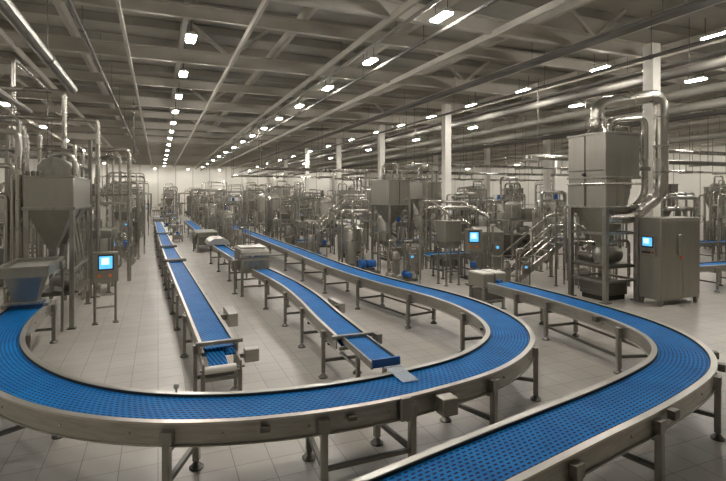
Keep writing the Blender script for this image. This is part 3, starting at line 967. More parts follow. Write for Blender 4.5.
def skid(name, label, loc, rz=0, seed=0, group=None):
    rg = random.Random(seed)
    t = thing(name, label, 'pump skid', loc, rz, group)
    MB().box((0, 0, .12), (1.9, 1.1, .12)).build('bed', 'dark', t, bevel=.01)
    for sx in (-.8, .8):
        MB().box((sx, 0, .03), (.12, 1.0, .06)).build('skid_foot', 'dark', t)
    for k in range(2):
        x = -.55 + k * 1.0
        MB().lathe([(.06, -.34), (.16, -.32), (.16, .05), (.08, .07), (.08, .16), (.2, .18), (.2, .34), (.1, .36)], (x, -.2, .42), 16, 'Y').build('pump', 'bluepaint' if (k + seed) % 2 else 'steel', t)
        MB().box((x, -.2, .22), (.3, .5, .1)).build('pump_foot', 'dark', t)
        z = rg.uniform(1.7, 2.7)
        MB().tube([(x, .05, .6), (x, .05, z), (x + .5, .05, z), (x + .5, .35, z), (x + .5, .35, .3)], .055, .16, n=9).build('riser_pipe', 'bright', t)
        valve(t, (x, -.01, 1.2), .11)
    MB().lathe([(.05, 0), (.22, .1), (.22, 1.3), (.16, 1.45), (.05, 1.5)], (0, .3, .3), 18).build('filter_vessel', 'panel', t)
    MB().lathe([(.2, -.02), (.26, -.02), (.26, .02), (.2, .02)], (0, .3, 1.35), 18).build('band', 'bright', t)
    post_set(t, (-.9, .9), (-.5, .5), 2.1, .06, 'steel', 'post')
    for y in (-.5, .5):
        MB().bar((-.9, y, 2.1), (.9, y, 2.1), .06).build('beam', 'steel', t)
    MB().box((.62, -.53, 1.45), (.5, .12, .6)).build('electric_box', 'panel', t, bevel=.012)
    MB().box((.56, -.6, 1.55), (.16, .02, .12)).build('screen', 'screen', t)
    return t

def cabinet(name, label, loc, w_, d_, h, rz=0, group=None, slope=False):
    t = thing(name, label, 'cabinet', loc, rz, group)
    if slope:
        MB().prism([(-d_ / 2, .12), (-d_ / 2, h - .18), (d_ / 2, h), (d_ / 2, .12)], -w_ / 2, w_ / 2, 'X').build('body', 'panel', t, bevel=.015)
    else:
        MB().box((0, 0, (h + .12) / 2), (w_, d_, h - .12)).build('body', 'panel', t, bevel=.015)
    for sx in (-1, 1):
        for sy in (-1, 1):
            MB().box((sx * (w_ / 2 - .06), sy * (d_ / 2 - .06), .06), (.08, .08, .12)).build('foot', 'dark', t)
    dr = MB().box((0, -d_ / 2 - .01, (h + .05) / 2), (w_ * .86, .02, h - .5)).build('door', 'steel', t, bevel=.006)
    MB().tube([(w_ * .3, -d_ / 2 - .05, h * .5), (w_ * .3, -d_ / 2 - .05, h * .62)], .012, n=6).build('handle', 'bright', dr)
    return t

def stair(name, label, loc, rz, run, rise, width=.85, plat=1.4, group=None):
    """climbs along local +X"""
    t = thing(name, label, 'stair', loc, rz, group)
    n = max(5, int(rise / .21))
    for sy in (-1, 1):
        y = sy * width / 2
        MB().bar((0, y, .1), (run, y, rise), .05, .2).build('stringer', 'bright', t)
        MB().tube([(.05, y, .12), (.05, y, 1.0), (run, y, rise + .92), (run + plat, y, rise + .92), (run + plat, y, rise)], .028, .15, n=8).build('handrail', 'bright', t)
        MB().tube([(.05, y, .55), (run, y, rise + .48), (run + plat, y, rise + .48)], .02, n=7).build('mid_rail', 'bright', t)
        for k in range(1, 4):
            x = run * k / 3.2
            MB().tube([(x, y, rise * x / run), (x, y, .95 + rise * x / run)], .02, n=6).build('rail_post', 'steel', t)
        for x in (run + .05, run + plat - .05):
            lg = MB().box((x, y, rise / 2), (.08, .08, rise)).build('leg', 'steel', t)
            MB().box((x, y, .012), (.16, .16, .024)).build('foot', 'dark', lg)
    for k in range(1, n):
        MB().box((run * k / n, 0, rise * k / n), (.24, width, .03)).build('step', 'steel', t)
    MB().box((run + plat / 2, 0, rise), (plat, width, .06)).build('platform', 'steel', t, bevel=.006)
    return t

def loops(name, label, loc, rz=0, seed=0, group=None, H=4.2, w_=1.6):
    rg = random.Random(seed)
    t = thing(name, label, 'pipe portal', loc, rz, group)
    for k in range(3):
        y = -.4 + k * .4
        h = H - k * rg.uniform(.2, .5)
        ww = w_ * (1 - .12 * k)
        MB().tube([(-ww / 2, y, .03), (-ww / 2, y, h), (ww / 2, y, h), (ww / 2, y, .03)], .075 - .012 * k, .25, n=10).build('loop_pipe', 'bright', t)
        for sx in (-1, 1):
            MB().lathe([(.13, 0), (.13, .03), (.08, .04)], (sx * ww / 2, y, 0), 12).build('flange_foot', 'steel', t)
    for z in (.9, 1.9, H * .68):
        MB().tube([(-w_ / 2, -.4, z), (w_ / 2, -.4, z)], .04, n=8).build('tie_pipe', 'bright', t)
    MB().lathe([(.05, 0), (.24, .15), (.3, .3), (.3, 1.1), (.2, 1.3), (.05, 1.35)], (0, .1, .35), 18).build('vessel', 'panel', t)
    for k in range(3):
        a = k * 2 * pi / 3
        MB().tube([(.25 * cos(a), .1 + .25 * sin(a), 0), (.25 * cos(a), .1 + .25 * sin(a), .7)], .025, n=6).build('vessel_leg', 'steel', t)
    MB().box((.1, -.4, 1.35), (.4, .14, .5)).build('valve_box', 'dark' if seed % 2 else 'panel', t, bevel=.01)
    valve(t, (-w_ / 2, -.4, 1.2), .12)
    valve(t, (w_ / 2, -.4, 2.3), .12)
    return t

def platform_machine(name, label, loc, rz=0, seed=0, group=None):
    t = thing(name, label, 'machine', loc, rz, group)
    W_, D_, H = 2.2, 1.7, 2.2
    post_set(t, (-W_ / 2, W_ / 2), (-D_ / 2, D_ / 2), H, .1)
    MB().box((0, 0, H + .04), (W_ + .1, D_ + .1, .08)).build('deck', 'steel', t, bevel=.006)
    for sy in (-1, 1):
        y = sy * D_ / 2
        MB().tube([(-W_ / 2, y, H), (-W_ / 2, y, H + 1), (W_ / 2, y, H + 1), (W_ / 2, y, H)], .025, .1, n=7).build('handrail', 'bright', t)
        MB().tube([(-W_ / 2, y, H + .5), (W_ / 2, y, H + .5)], .018, n=6).build('mid_rail', 'bright', t)
        MB().bar((-W_ / 2, y, .6), (W_ / 2, y, .6), .06).build('cross_brace', 'steel', t)
        MB().bar((-W_ / 2, y, .6), (W_ / 2, y, H), .05).build('diagonal_brace', 'steel', t)
    MB().lathe([(.1, 0), (.5, .1), (.5, .9), (.4, 1.05), (.1, 1.12)], (-.3, 0, H + .08), 22).build('vessel', 'panel', t)
    MB().box((.65, 0, H + .42), (.6, .8, .68)).build('drive_box', 'panel', t, bevel=.015)
    MB().tube([(-.3, 0, H + 1.15), (-.3, 0, H + 1.6), (.65, 0, H + 1.6), (.65, 0, H + .7)], .06, .2, n=10).build('loop_pipe', 'bright', t)
    MB().box((0, .1, .75), (1.5, 1.0, 1.3)).build('lower_housing', 'dark', t, bevel=.02)
    MB().box((0, .1, .06), (1.3, .9, .12)).build('plinth', 'deep', t)
    MB().lathe([(.06, -.4), (.2, -.35), (.2, .35), (.06, .4)], (0, -.55, 1.75), 14, 'X').build('side_drum', 'steel', t)
    MB().box((.3, -.42, 1.0), (.3, .04, .22)).build('screen', 'screen' if seed % 2 else 'deep', t)
    MB().tube([(-.8, -.6, .03), (-.8, -.6, 1.8), (.8, -.6, 1.8), (.8, -.6, .03)], .04, .15, n=8).build('front_pipe', 'bright', t)
    return t

def short_conveyor(label, a, b, z=.85, width=.6, group=None, n=3):
    pts = [(a[0] + (b[0] - a[0]) * k / 4, a[1] + (b[1] - a[1]) * k / 4) for k in range(5)]
    sup = [(a[0] + (b[0] - a[0]) * (k + .5) / n, a[1] + (b[1] - a[1]) * (k + .5) / n) for k in range(n)]
    return conveyor('short_conveyor', label, pts, width, z, 'finebelt', sup, step=.4, fl=.05, web=.18, sq=.06, bolts=False, group=group)[0]
# ------------------------------------------------------------------ hopper machine over the looped conveyor's end
def hopper_station():
    t = thing('hopper_machine', 'tall steel hopper machine on square legs above the vibrating tray', 'machine', (-2.36, 14.9, 0))
    W_, D_, zb, zt = 1.02, 3.0, 2.9, 3.63
    post_set(t, (-W_ / 2 + .05, W_ / 2 - .05), (-D_ / 2 + .05, D_ / 2 - .05), zb, .1)
    MB().box((0, 0, (zb + zt) / 2), (W_, D_, zt - zb)).build('bin', 'panel', t, bevel=.02)
    MB().box((0, 0, zb - .02), (W_ + .06, D_ + .06, .08)).build('bin_rim', 'steel', t, bevel=.008)
    MB().box((0, 0, zt), (W_ + .04, D_ + .04, .04)).build('bin_rim', 'steel', t, bevel=.008)
    MB().fru((-.05, -.75, 1.85), (.16, .2, 0), (0, -.75, zb - .04), (.94, 1.4, 0)).build('cone', 'panel', t)
    MB().fru((-.05, .75, 1.85), (.16, .2, 0), (0, .75, zb - .04), (.94, 1.4, 0)).build('cone', 'panel', t)
    for y in (-.75, .75):
        MB().tube([(-.05, y, 1.88), (-.05, y, 1.55), (-.2, y, 1.3)], .1, .1).build('outlet_pipe', 'steel', t)
    m = MB()
    m.prism([(-.32, zt), (-.32, zt + .28), (-.22, zt + .42), (-.05, zt + .5), (.1, zt + .5), (.28, zt + .42), (.4, zt + .28), (.4, zt)], -1.1, .5, 'Y')
    m.build('top_tank', 'steel', t, bevel=.02)
    MB().tube([(-.1, -1.0, zt + .48), (.2, -1.0, zt + .62), (.46, -1.0, zt + .5), (.46, -1.0, zt)], .06, .15).build('tank_pipe', 'bright', t)
    MB().tube([(.44, -.6, zt), (.44, -.6, zt + .35), (.44, 1.3, zt + .35), (.44, 1.3, .4)], .05, .15).build('tank_pipe', 'bright', t)
    MB().tube([(.3, .2, zt), (.3, .2, zt + .9), (.3, 1.4, zt + .9), (.3, 1.4, zt)], .045, .15).build('tank_pipe', 'bright', t)
    for k in range(3):
        MB().lathe([(.03, 0), (.05, .02), (.05, .12), (.02, .14)], (-.44 + .11 * k, -1.42, zt), 10).build('nozzle', 'dark', t)
    for z in (.7, 1.35):
        for sx in (-1, 1):
            MB().bar((sx * (W_ / 2 - .05), -D_ / 2 + .05, z), (sx * (W_ / 2 - .05), D_ / 2 - .05, z), .06).build('side_beam', 'steel', t)
    MB().bar((-W_ / 2 + .05, D_ / 2 - .05, .7), (W_ / 2 - .05, D_ / 2 - .05, .7), .06).build('side_beam', 'steel', t)
    for k in range(3):
        y = -.35 + k * .6
        MB().lathe([(.06, -.3), (.17, -.25), (.17, .25), (.06, .3)], (.1, y, .95), 14, 'X').build('side_drum', 'steel', t)
        MB().tube([(.36, y, .95), (.42, y, 1.5), (.3, y, 2.2), (.3, y, 2.85)], .04, .2, n=8).build('feed_pipe', 'bright', t)
    MB().box((.1, .25, .72), (.8, 1.9, .1)).build('drum_bed', 'dark', t)
    return t
hopper_station()
t = thing('vibrating_tray', 'wide perforated steel tray and funnel chute standing over the looped belt end', 'tray', (-2.5, 11.9, 0))
m = MB()
m.box((0, .52, 1.60), (.9, 1.7, .02))
m.box((0, -.33, 1.645), (.9, .03, .19)).box((-.44, .52, 1.645), (.03, 1.7, .19)).box((.44, .52, 1.645), (.03, 1.7, .19)).box((0, 1.36, 1.645), (.9, .03, .19))
m.build('tray_pan', 'panel', t)
MB().box((0, .52, 1.655), (.82, 1.64, .05)).build('perforated_sheet', 'flange', t, smooth=False)
for sx in (-.44, .44):
    MB().box((sx, .52, 1.745), (.06, 1.76, .025)).build('tray_rim', 'rail', t)
for y in (-.33, 1.36):
    MB().box((0, y, 1.75), (.94, .06, .025)).build('tray_rim', 'rail', t)
MB().fru((0, .12, 1.02), (.4, .36, 0), (0, .16, 1.55), (.66, .72, 0)).build('funnel', 'panel', t)
MB().box((0, .12, .99), (.56, .5, .05)).build('funnel_flange', 'steel', t, bevel=.008)
for sx in (-.36, .36):
    MB().box((sx, .12, .94), (.1, .4, .06)).build('funnel_foot', 'steel', t)
MB().box((.48, 1.0, 1.62), (.1, .3, .18)).build('vibrator', 'steel', t, bevel=.02)
for sx in (-.44, .44):
    MB().bar((sx, 1.3, 1.55), (sx, 1.3, .02), .06).build('rear_leg', 'steel', t)
    MB().bar((sx * .95, .35, 1.2), (sx * .95, 1.28, 1.0), .05, .09).build('side_beam', 'steel', t)

t = thing('operator_panel', 'operator panel with a lit blue screen and two orange buttons beside the hopper machine', 'control panel', (-1.2, 13.62, 0), R(8))
hmi(t, (0, 0, 1.42), .56, .74, 'Y', .2)
for sx in (-.23, .23):
    lg = MB().tube([(sx, .1, .02), (sx, .1, 1.75)], .03, n=10).build('leg', 'steel', t)
    MB().box((sx, .1, .012), (.13, .2, .024)).build('foot', 'dark', lg)
for z in (.4, .7):
    MB().tube([(-.23, .1, z), (.23, .1, z)], .022, n=8).build('cross_brace', 'steel', t)

# pipework around the hopper
def pipework(name, label, mats, pipes, posts=()):
    t = thing(name, label, 'pipework', (pipes[0][0][-1][0], pipes[0][0][-1][1], 0))
    o = V(t.location)
    for pts, r in pipes:
        MB().tube([V(p) - o for p in pts], r, max(.12, r * 2.2), n=12).build('pipe', mats, t)
    for x, y, h in posts:
        p = MB().box((x - o.x, y - o.y, h / 2), (.1, .1, h)).build('post', 'steel', t, bevel=.006)
        MB().box((x - o.x, y - o.y, .012), (.2, .2, .024)).build('foot', 'dark', p)
    return t
pipework('pipework', 'shiny elbow pipes dropping onto the hopper machine from the outer side', 'bright',
         [([(-6, 13.7, 4.68), (-3.02, 13.7, 4.68), (-3.02, 13.7, .03)], .07),
          ([(-6, 14.0, 3.9), (-3.2, 14.0, 3.9), (-3.2, 14.0, .03)], .06),
          ([(-6, 14.1, 3.2), (-3.35, 14.1, 3.2), (-3.35, 14.1, .03)], .06),
          ([(-6, 13.6, 2.5), (-3.55, 13.6, 2.5), (-3.55, 13.6, .03)], .08),
          ([(-6, 13.5, 1.9), (-3.8, 13.5, 1.9), (-3.8, 13.5, .03)], .05)])
pipework('pipework', 'tall upright pipes behind the hopper machine rising to the large overhead pipe', 'bright',
         [([(-2.6, 17.0, .03), (-2.6, 17.0, 6.3), (-5.5, 17.0, 6.3)], .07),
          ([(-3.2, 16.9, .03), (-3.2, 16.9, 5.0), (-7, 16.9, 5.0)], .06),
          ([(-2.1, 16.9, .03), (-2.1, 16.9, 4.55), (-7, 16.9, 4.55)], .06),
          ([(-3.9, 17.1, .03), (-3.9, 17.1, 7.2), (-3.9, 22, 7.2)], .06),
          ([(-1.72, 17.1, .03), (-1.72, 17.1, 5.5), (-4.2, 17.1, 5.5)], .07)],
         [(-1.95, 17.3, 4.9), (-4.6, 17.3, 5.4)])
pipework('pipework', 'tall squared-off shiny pipe portal beside the aisle past the operator panel', 'bright',
         [([(-2.25, 19.9, .03), (-2.25, 19.9, 4.85), (-.98, 19.9, 4.85), (-.98, 19.9, .03)], .075),
          ([(-2.0, 20.2, .03), (-2.0, 20.2, 4.6), (-1.3, 20.2, 4.6), (-1.3, 20.2, 2.2)], .05),
          ([(-1.75, 20.4, 2.0), (-1.75, 20.4, 4.75), (-1.55, 20.4, 4.75), (-1.55, 20.4, 2.0)], .04),
          ([(-2.25, 19.9, 2.9), (-.98, 19.9, 2.9)], .05), ([(-2.25, 19.9, 3.2), (-.98, 19.9, 3.2)], .04)])
pipe_rack('pipe_rack', 'tall crowded pipe rack at the outer side of the hopper machine', (-5.0, 15.2, 0), 3.0, 4.3, 0, 11)

# ------------------------------------------------------------------ the big separator and its cabinet
def separator():
    t = thing('separator_machine', 'huge steel bin machine on four legs with a fat looping duct', 'machine', (12.8, 11.1, 0))
    W_, D_, zb, zt, zm = 1.42, 1.42, 2.8, 5.06, 3.72
    for sx in (-1, 1):
        for sy in (-1, 1):
            lg = MB().box((sx * (W_ / 2 - .06), sy * (D_ / 2 - .06), zb / 2), (.13, .13, zb)).build('leg', 'steel', t, bevel=.01)
            MB().box((sx * (W_ / 2 - .06), sy * (D_ / 2 - .06), .015), (.24, .24, .03)).build('foot', 'dark', lg)
    MB().box((0, 0, (zm + zt) / 2), (W_, D_, zt - zm)).build('upper_bin', 'panel', t, bevel=.02)
    MB().box((-.5, .0, (zm + zb) / 2), (.4, D_, zm - zb - .02)).build('lower_bin', 'panel', t, bevel=.02)
    MB().lathe([(.1, zb - .16), (.3, zb - .1), (.46, zb + .12), (.54, zb + .45), (.54, zm)], (.15, -.14, 0), 28).build('cyclone', 'panel', t)
    for z in (zt - .02, zm, zb + .03):
        MB().box((0, 0, z), (W_ + .06, D_ + .06, .07)).build('bin_rim', 'steel', t, bevel=.008)
    for y in (-.02, ):
        MB().box((-W_ / 2 - .006, .05, (zb + zt) / 2), (.03, .025, zt - zb - .12)).build('seam', 'dark', t)
    MB().box((-W_ / 2 - .012, .05, zm + .22), (.03, D_ - .06, .03)).build('seam', 'dark', t)
    MB().tube([(-W_ / 2, .05, zm + .1), (-W_ / 2 - .08, .05, zm + .1)], .05, n=12).build('latch', 'deep', t)
    MB().tube([(-W_ / 2 - .04, D_ / 2, zm - .18), (-W_ / 2 - .04, -D_ / 2 - .04, zm - .18), (W_ / 2, -D_ / 2 - .04, zm - .18)], .03, .05).build('rail', 'bright', t)
    MB().fru((0, .1, 1.75), (.3, .3, 0), (0, 0, zb), (W_ - .24, D_ - .2, 0)).build('cone', 'panel', t)
    MB().tube([(0, .1, 1.8), (0, .1, 1.4)], .14, n=14).build('outlet_pipe', 'steel', t)
    # fat duct
    MB().lathe([(.34, 0), (.3, .1), (.21, .25), (.21, .3)], (-.35, -.1, zt), 22).build('duct_base', 'bright', t)
    duct = [(-.35, -.1, zt + .25), (-.35, -.1, 5.98), (1.53, -.8, 6.3), (1.53, -.8, 3.25), (.55, -.6, 2.55), (.1, -.55, 2.5)]
    MB().tube(duct[:5], .205, .42, n=22, seg=8).build('duct', 'bright', t)
    MB().tube([(1.0, -.71, 2.9), (.5, -.6, 2.5), (-.4, -.5, 2.5)], .17, .2, n=16).build('duct', 'bright', t)
    for z in (5.6, 4.7, 3.9):
        MB().lathe([(.2, -.025), (.225, -.025), (.225, .025), (.2, .025)], (1.53, -.8, z), 22).build('duct_band', 'steel', t)
    MB().lathe([(.2, -.025), (.23, -.025), (.23, .025), (.2, .025)], (-.35, -.1, zt + .45), 22).build('duct_band', 'steel', t)
    MB().tube([(-.1, -.3, zt), (-.1, -.3, zt + .42), (1.05, -.62, zt + .5), (1.05, -.62, 3.2), (.6, -.5, 2.75)], .1, .25, n=14).build('side_pipe', 'bright', t)
    MB().tube([(.35, -.1, zt), (.35, -.1, zt + .25), (.9, -.2, zt + .3), (.9, -.2, 3.4)], .065, .2, n=12).build('side_pipe', 'bright', t)
    MB().lathe([(.1, -.06), (.16, -.06), (.16, .06), (.1, .06)], (1.05, -.62, 4.0), 16).build('flange', 'steel', t)
    # machinery between the legs
    for z, mt in ((.62, 'steel'), (1.05, 'dark'), (2.05, 'steel')):
        for sy in (-1, 1):
            MB().bar((-W_ / 2 + .06, sy * (D_ / 2 - .06), z), (W_ / 2 - .06, sy * (D_ / 2 - .06), z), .07).build('cross_brace', mt, t)
        for sx in (-1, 1):
            MB().bar((sx * (W_ / 2 - .06), -D_ / 2 + .06, z), (sx * (W_ / 2 - .06), D_ / 2 - .06, z), .07).build('cross_brace', mt, t)
    MB().box((0, 0, 1.09), (1.1, 1.15, .04)).build('shelf_plate', 'panel', t)
    MB().lathe([(.1, -.45), (.24, -.4), (.24, .4), (.1, .45)], (0, -.15, 1.36), 18, 'X').build('drum', 'steel', t)
    MB().lathe([(.06, -.3), (.15, -.26), (.15, .26), (.06, .3)], (-.3, .3, 1.27), 14, 'Y').build('motor', 'dark', t)
    MB().tube([(-.6, -.5, 1.2), (-.6, -.5, 1.8), (.5, -.5, 1.8), (.5, -.5, .4)], .045, .14).build('loop_pipe', 'bright', t)
    MB().tube([(-.55, .4, 1.7), (.6, .4, 1.7), (.6, .4, .3)], .04, .14).build('loop_pipe', 'bright', t)
    MB().box((0, 0, .35), (1.0, .9, .4)).build('lower_housing', 'dark', t, bevel=.015)
    MB().box((0, 0, .08), (.9, .8, .16)).build('plinth', 'deep', t)
    return t
separator()
t = thing('control_cabinet', 'big free-standing steel control cabinet with small blue screen beside the bin machine', 'cabinet', (14.05, 9.86, 0))
MB().box((0, 0, 1.36), (1.7, .72, 2.36)).build('body', 'panel', t, bevel=.02)
MB().box((-.38, -.366, 1.36), (.9, .02, 2.2)).build('door', 'panel', t, bevel=.006)
MB().box((.46, -.366, 1.36), (.74, .02, 2.2)).build('door', 'panel', t, bevel=.006)
MB().box((-.02, -.385, 1.75), (.24, .03, .6)).build('handle_plate', 'steel', t, bevel=.008)
MB().tube([(-.02, -.37, 1.38), (-.02, -.42, 1.38)], .035, n=12).build('knob', 'orange', t)
b = MB().box((-.866, .02, 1.73), (.03, .5, .6)).build('panel_box', 'steel', t, bevel=.006)
MB().box((-.884, .02, 1.83), (.016, .36, .32)).build('screen_bezel', 'deep', b)
MB().box((-.893, .02, 1.84), (.01, .3, .25)).build('screen', 'screen', b, smooth=False)
MB().box((-.898, .05, 1.86), (.008, .16, .14)).build('screen_window', 'screenlight', b, smooth=False)
MB().box((-.884, .02, 1.53), (.016, .36, .05)).build('button_strip', 'deep', b)
MB().tube([(-.88, -.12, 1.53), (-.91, -.12, 1.53)], .025, n=10).build('button', 'orange', b)
for sx in (-.77, .77):
    for sy in (-.29, .29):
        MB().fru((sx, sy, 0), (.07, .07, 0), (sx, sy, .2), (.13, .13, 0)).build('leg', 'steel', t)
MB().box((0, 0, .19), (1.6, .6, .04)).build('base_frame', 'dark', t)
MB().box((-.87, .36, 1.32), (.06, .1, 2.6)).build('side_strip', 'steel', t)

loops('pipe_portal', 'nested pipe portal rising behind the big control cabinet', (17.7, 12.4, 0), 0, 5, None, 3.1, 2.0)

# ------------------------------------------------------------------ drive box of the bent conveyor, stair and boxes behind
t = thing('drive_box', 'grey twin-lidded drive box on a frame at the far end of the bent conveyor', 'drive unit', (8.62, 11.4, 0))
post_set(t, (-.34, .34), (-.3, .3), .62, .07)
for k in (-1, 1):
    MB().box((k * .2, 0, .82), (.36, .72, .38)).build('lidded_box', 'panel', t, bevel=.02)
    MB().box((k * .2, 0, 1.02), (.33, .68, .03)).build('lid', 'pale', t, bevel=.008)
MB().box((0, 0, .36), (.66, .56, .36)).build('motor', 'dark', t, bevel=.03)
MB().tube([(.1, -.5, .8), (.1, -.3, .8)], .06, n=12).build('drive_shaft', 'bluepaint', t)
MB().bar((-.34, -.3, .25), (.34, -.3, .25), .05).build('cross_brace', 'steel', t)

stair('stair', 'steel stair climbing towards the big bin machine from behind the bent conveyor', (11.75, 14.3, 0), 0, 2.4, 1.55, .85, 1.4)
t = cabinet('box_machine', 'squat steel box machine with a sloped lid behind the stair foot', (12.8, 16.9, 0), 1.1, .8, 1.85, R(-12), None, True)
t['category'] = 'machine'
short_conveyor('short blue conveyor crossing behind the drive box and operator bin', (9.6, 16.3), (11.7, 16.2), .95, .6)
short_conveyor('short blue conveyor crossing in front of the second machine row', (11.0, 21.9), (13.6, 21.6), .95, .6)
short_conveyor('short blue conveyor deep among the pipe racks past the white columns', (18.2, 27.6), (21.0, 27.2), 1.0, .6)
short_conveyor('long blue belt passing behind the big control cabinet near the floor', (16.2, 10.7), (22, 10.3), .88, .6, None, 4)
short_conveyor('blue belt behind the cabinet, beyond the lower belt there', (20.6, 15.6), (30, 14.9), .95, .7, None, 6)

# operator bin and standing screen
t = thing('feed_bin', 'small square feed bin on posts with a curved pipe, beside the hanging operator screen', 'machine', (9.6, 14.9, 0))
post_set(t, (-.26, .26), (-.26, .26), 1.3, .06)
MB().fru((0, 0, 1.3), (.5, .5, 0), (0, 0, 1.55), (.66, .66, 0)).build('bin_cone', 'steel', t)
MB().box((0, 0, 1.9), (.66, .66, .7)).build('bin', 'panel', t, bevel=.02)
MB().box((0, 0, 2.26), (.72, .72, .05)).build('lid', 'steel', t, bevel=.006)
MB().tube([(.05, 0, 2.25), (.05, 0, 2.5), (-.55, .2, 2.95), (-1.0, .3, 2.95)], .055, .3, n=12).build('feed_pipe', 'bright', t)
MB().tube([(-1.0, .3, 2.95), (-1.0, .3, .03)], .045, n=10).build('feed_post', 'bright', t)
for sy in (-1, 1):
    MB().bar((-.26, sy * .26, .5), (.26, sy * .26, .5), .05).build('cross_brace', 'steel', t)
t = thing('operator_panel', 'tilted operator panel on one thick post, lit blue screen, beyond the loop bend', 'control panel', (10.28, 14.42, 0), R(-20))
hmi(t, (0, -.1, 1.6), .6, .8, 'Y', .22)
MB().box((0, .06, .75), (.12, .12, 1.48)).build('post', 'steel', t, bevel=.008)
MB().box((0, .06, .015), (.4, .4, .03)).build('foot', 'dark', t)
MB().box((.0, -.08, .75), (.2, .14, .2)).build('blue_valve', 'bluepaint', t, bevel=.03)

# hopper tower and neighbours
hopper_machine('hopper_machine', 'tall twin-panel hopper tower on legs behind the looped conveyor', (9.55, 19.6, 0), 1.0, 1.9, 3.85, 2.75, 0, seed=4, cone=.3)
hopper_machine('hopper_machine', 'smaller hopper bin standing just behind the twin-panel hopper tower', (11.6, 20.0, 0), 1.0, 1.2, 3.8, 3.0, 0, seed=7, cone=.3)
pipework('pipework', 'long swan-neck pipe stepping down from the hopper tower towards the feed bin', 'bright',
         [([(10.35, 18.1, .03), (10.35, 18.1, 2.95), (11.6, 16.9, 2.9), (12.1, 15.9, 2.35), (12.1, 15.9, .03)], .06),
          ([(10.6, 18.2, .03), (10.6, 18.2, 3.9), (10.0, 18.4, 3.9)], .06)])
cabinet('control_cabinet', 'low slope-topped steel cabinet at the foot of the hopper tower', (9.5, 17.5, 0), .6, .5, 1.2, R(-15), None, True)
skid('pump_skid', 'pump skid between the low sloped cabinet and the looped conveyor', (7.6, 18.6, 0), R(90), 1)
t = thing('box_machine', 'square steel box machine with wide sloped lid and blue drive, near the looped conveyor', 'machine', (9.05, 23.3, 0), R(-15))
post_set(t, (-.5, .5), (-.5, .5), .9, .08)
MB().box((0, 0, 1.3), (1.1, 1.1, .85)).build('housing', 'panel', t, bevel=.02)
MB().fru((0, 0, 1.74), (1.3, 1.3, 0), (0, 0, 1.92), (.9, .9, 0)).build('lid', 'pale', t)
MB().box((-.15, -.56, 1.25), (.3, .03, .6)).build('door', 'steel', t, bevel=.006)
MB().box((-.15, -.5, .72), (.5, .3, .26)).build('blue_drive', 'bluepaint', t, bevel=.02)
MB().box((0, .1, .5), (.8, .7, .5)).build('motor_housing', 'dark', t, bevel=.02)
MB().box((0, .1, .13), (.6, .5, .26)).build('plinth', 'deep', t)
stair('stair', 'steel stair rising away behind the square lidded box machine', (7.6, 26.4, 0), 0, 2.4, 2.1, .85, 1.3)
stair('stair', 'distant steel stair rising beside the long arm of the looped conveyor', (6.6, 34.5, 0), 0, 2.4, 2.2, .85, 1.3)
stair('stair', 'steel stair descending to the aisle past the squared-off pipe portal', (-1.0, 24.6, 0), R(180), 1.6, 1.6, .8, .9)
loops('pipe_portal', 'nested pipe portal behind the stair by the lidded box machine', (11.2, 29.2, 0), 0, 2, None, 4.7, 2.2)

# ------------------------------------------------------------------ pipe bridges
def bridge(label, x0, x1, y, z, seed, step=4.5):
    rg = random.Random(seed)
    t = thing('hanging_pipe_bundle', label, 'pipe bundle', (x0, y, 0))
    L = x1 - x0
    n = int(L / step) + 1
    for k in range(n + 1):
        x = L * k / n
        h = MB().tube([(x, -.5, z), (x, -.5, 8.3)], .018, n=6).build('hanger_rod', 'dark', t)
        h = MB().tube([(x, .5, z), (x, .5, 8.3)], .018, n=6).build('hanger_rod', 'dark', t)
        MB().box((x, 0, z), (.1, 1.04, .08)).build('bearer', 'steel', t)
    for j in range(6):
        r = rg.choice((.04, .06, .09))
        yy = -.42 + j * .165
        zz = z + .05 + r
        if j % 2:
            MB().tube([(0, yy, zz), (L, yy, zz)], r, n=10).build('pipe', rg.choice(('bright', 'steel')), t)
        else:
            a, b = L * rg.uniform(.2, .4), L * rg.uniform(.55, .8)
            MB().tube([(0, yy, zz), (a, yy, zz), (a, yy, zz + .6), (b, yy, zz + .6), (b, yy, zz), (L, yy, zz)], r, .2, n=10).build('pipe', 'bright', t)
    return t
bridge('hanging pipe bundle crossing the hall just beyond the bin machine', 16, 40, 17.9, 4.85, 3)
bridge('hanging pipe bundle crossing behind the twin-panel hopper tower', 13.6, 46, 25.2, 4.9, 4)
bridge('distant hanging pipe bundle running out from the first row past the loop', 6.6, 46, 34.2, 4.9, 6)
bridge('very distant hanging pipe bundle before the far machine rows', 6.6, 46, 48.0, 4.9, 7)
bridge('hanging pipe bundle crossing the hopper side rows beyond the pipe portal', -9, -1.2, 29.2, 5.0, 8)

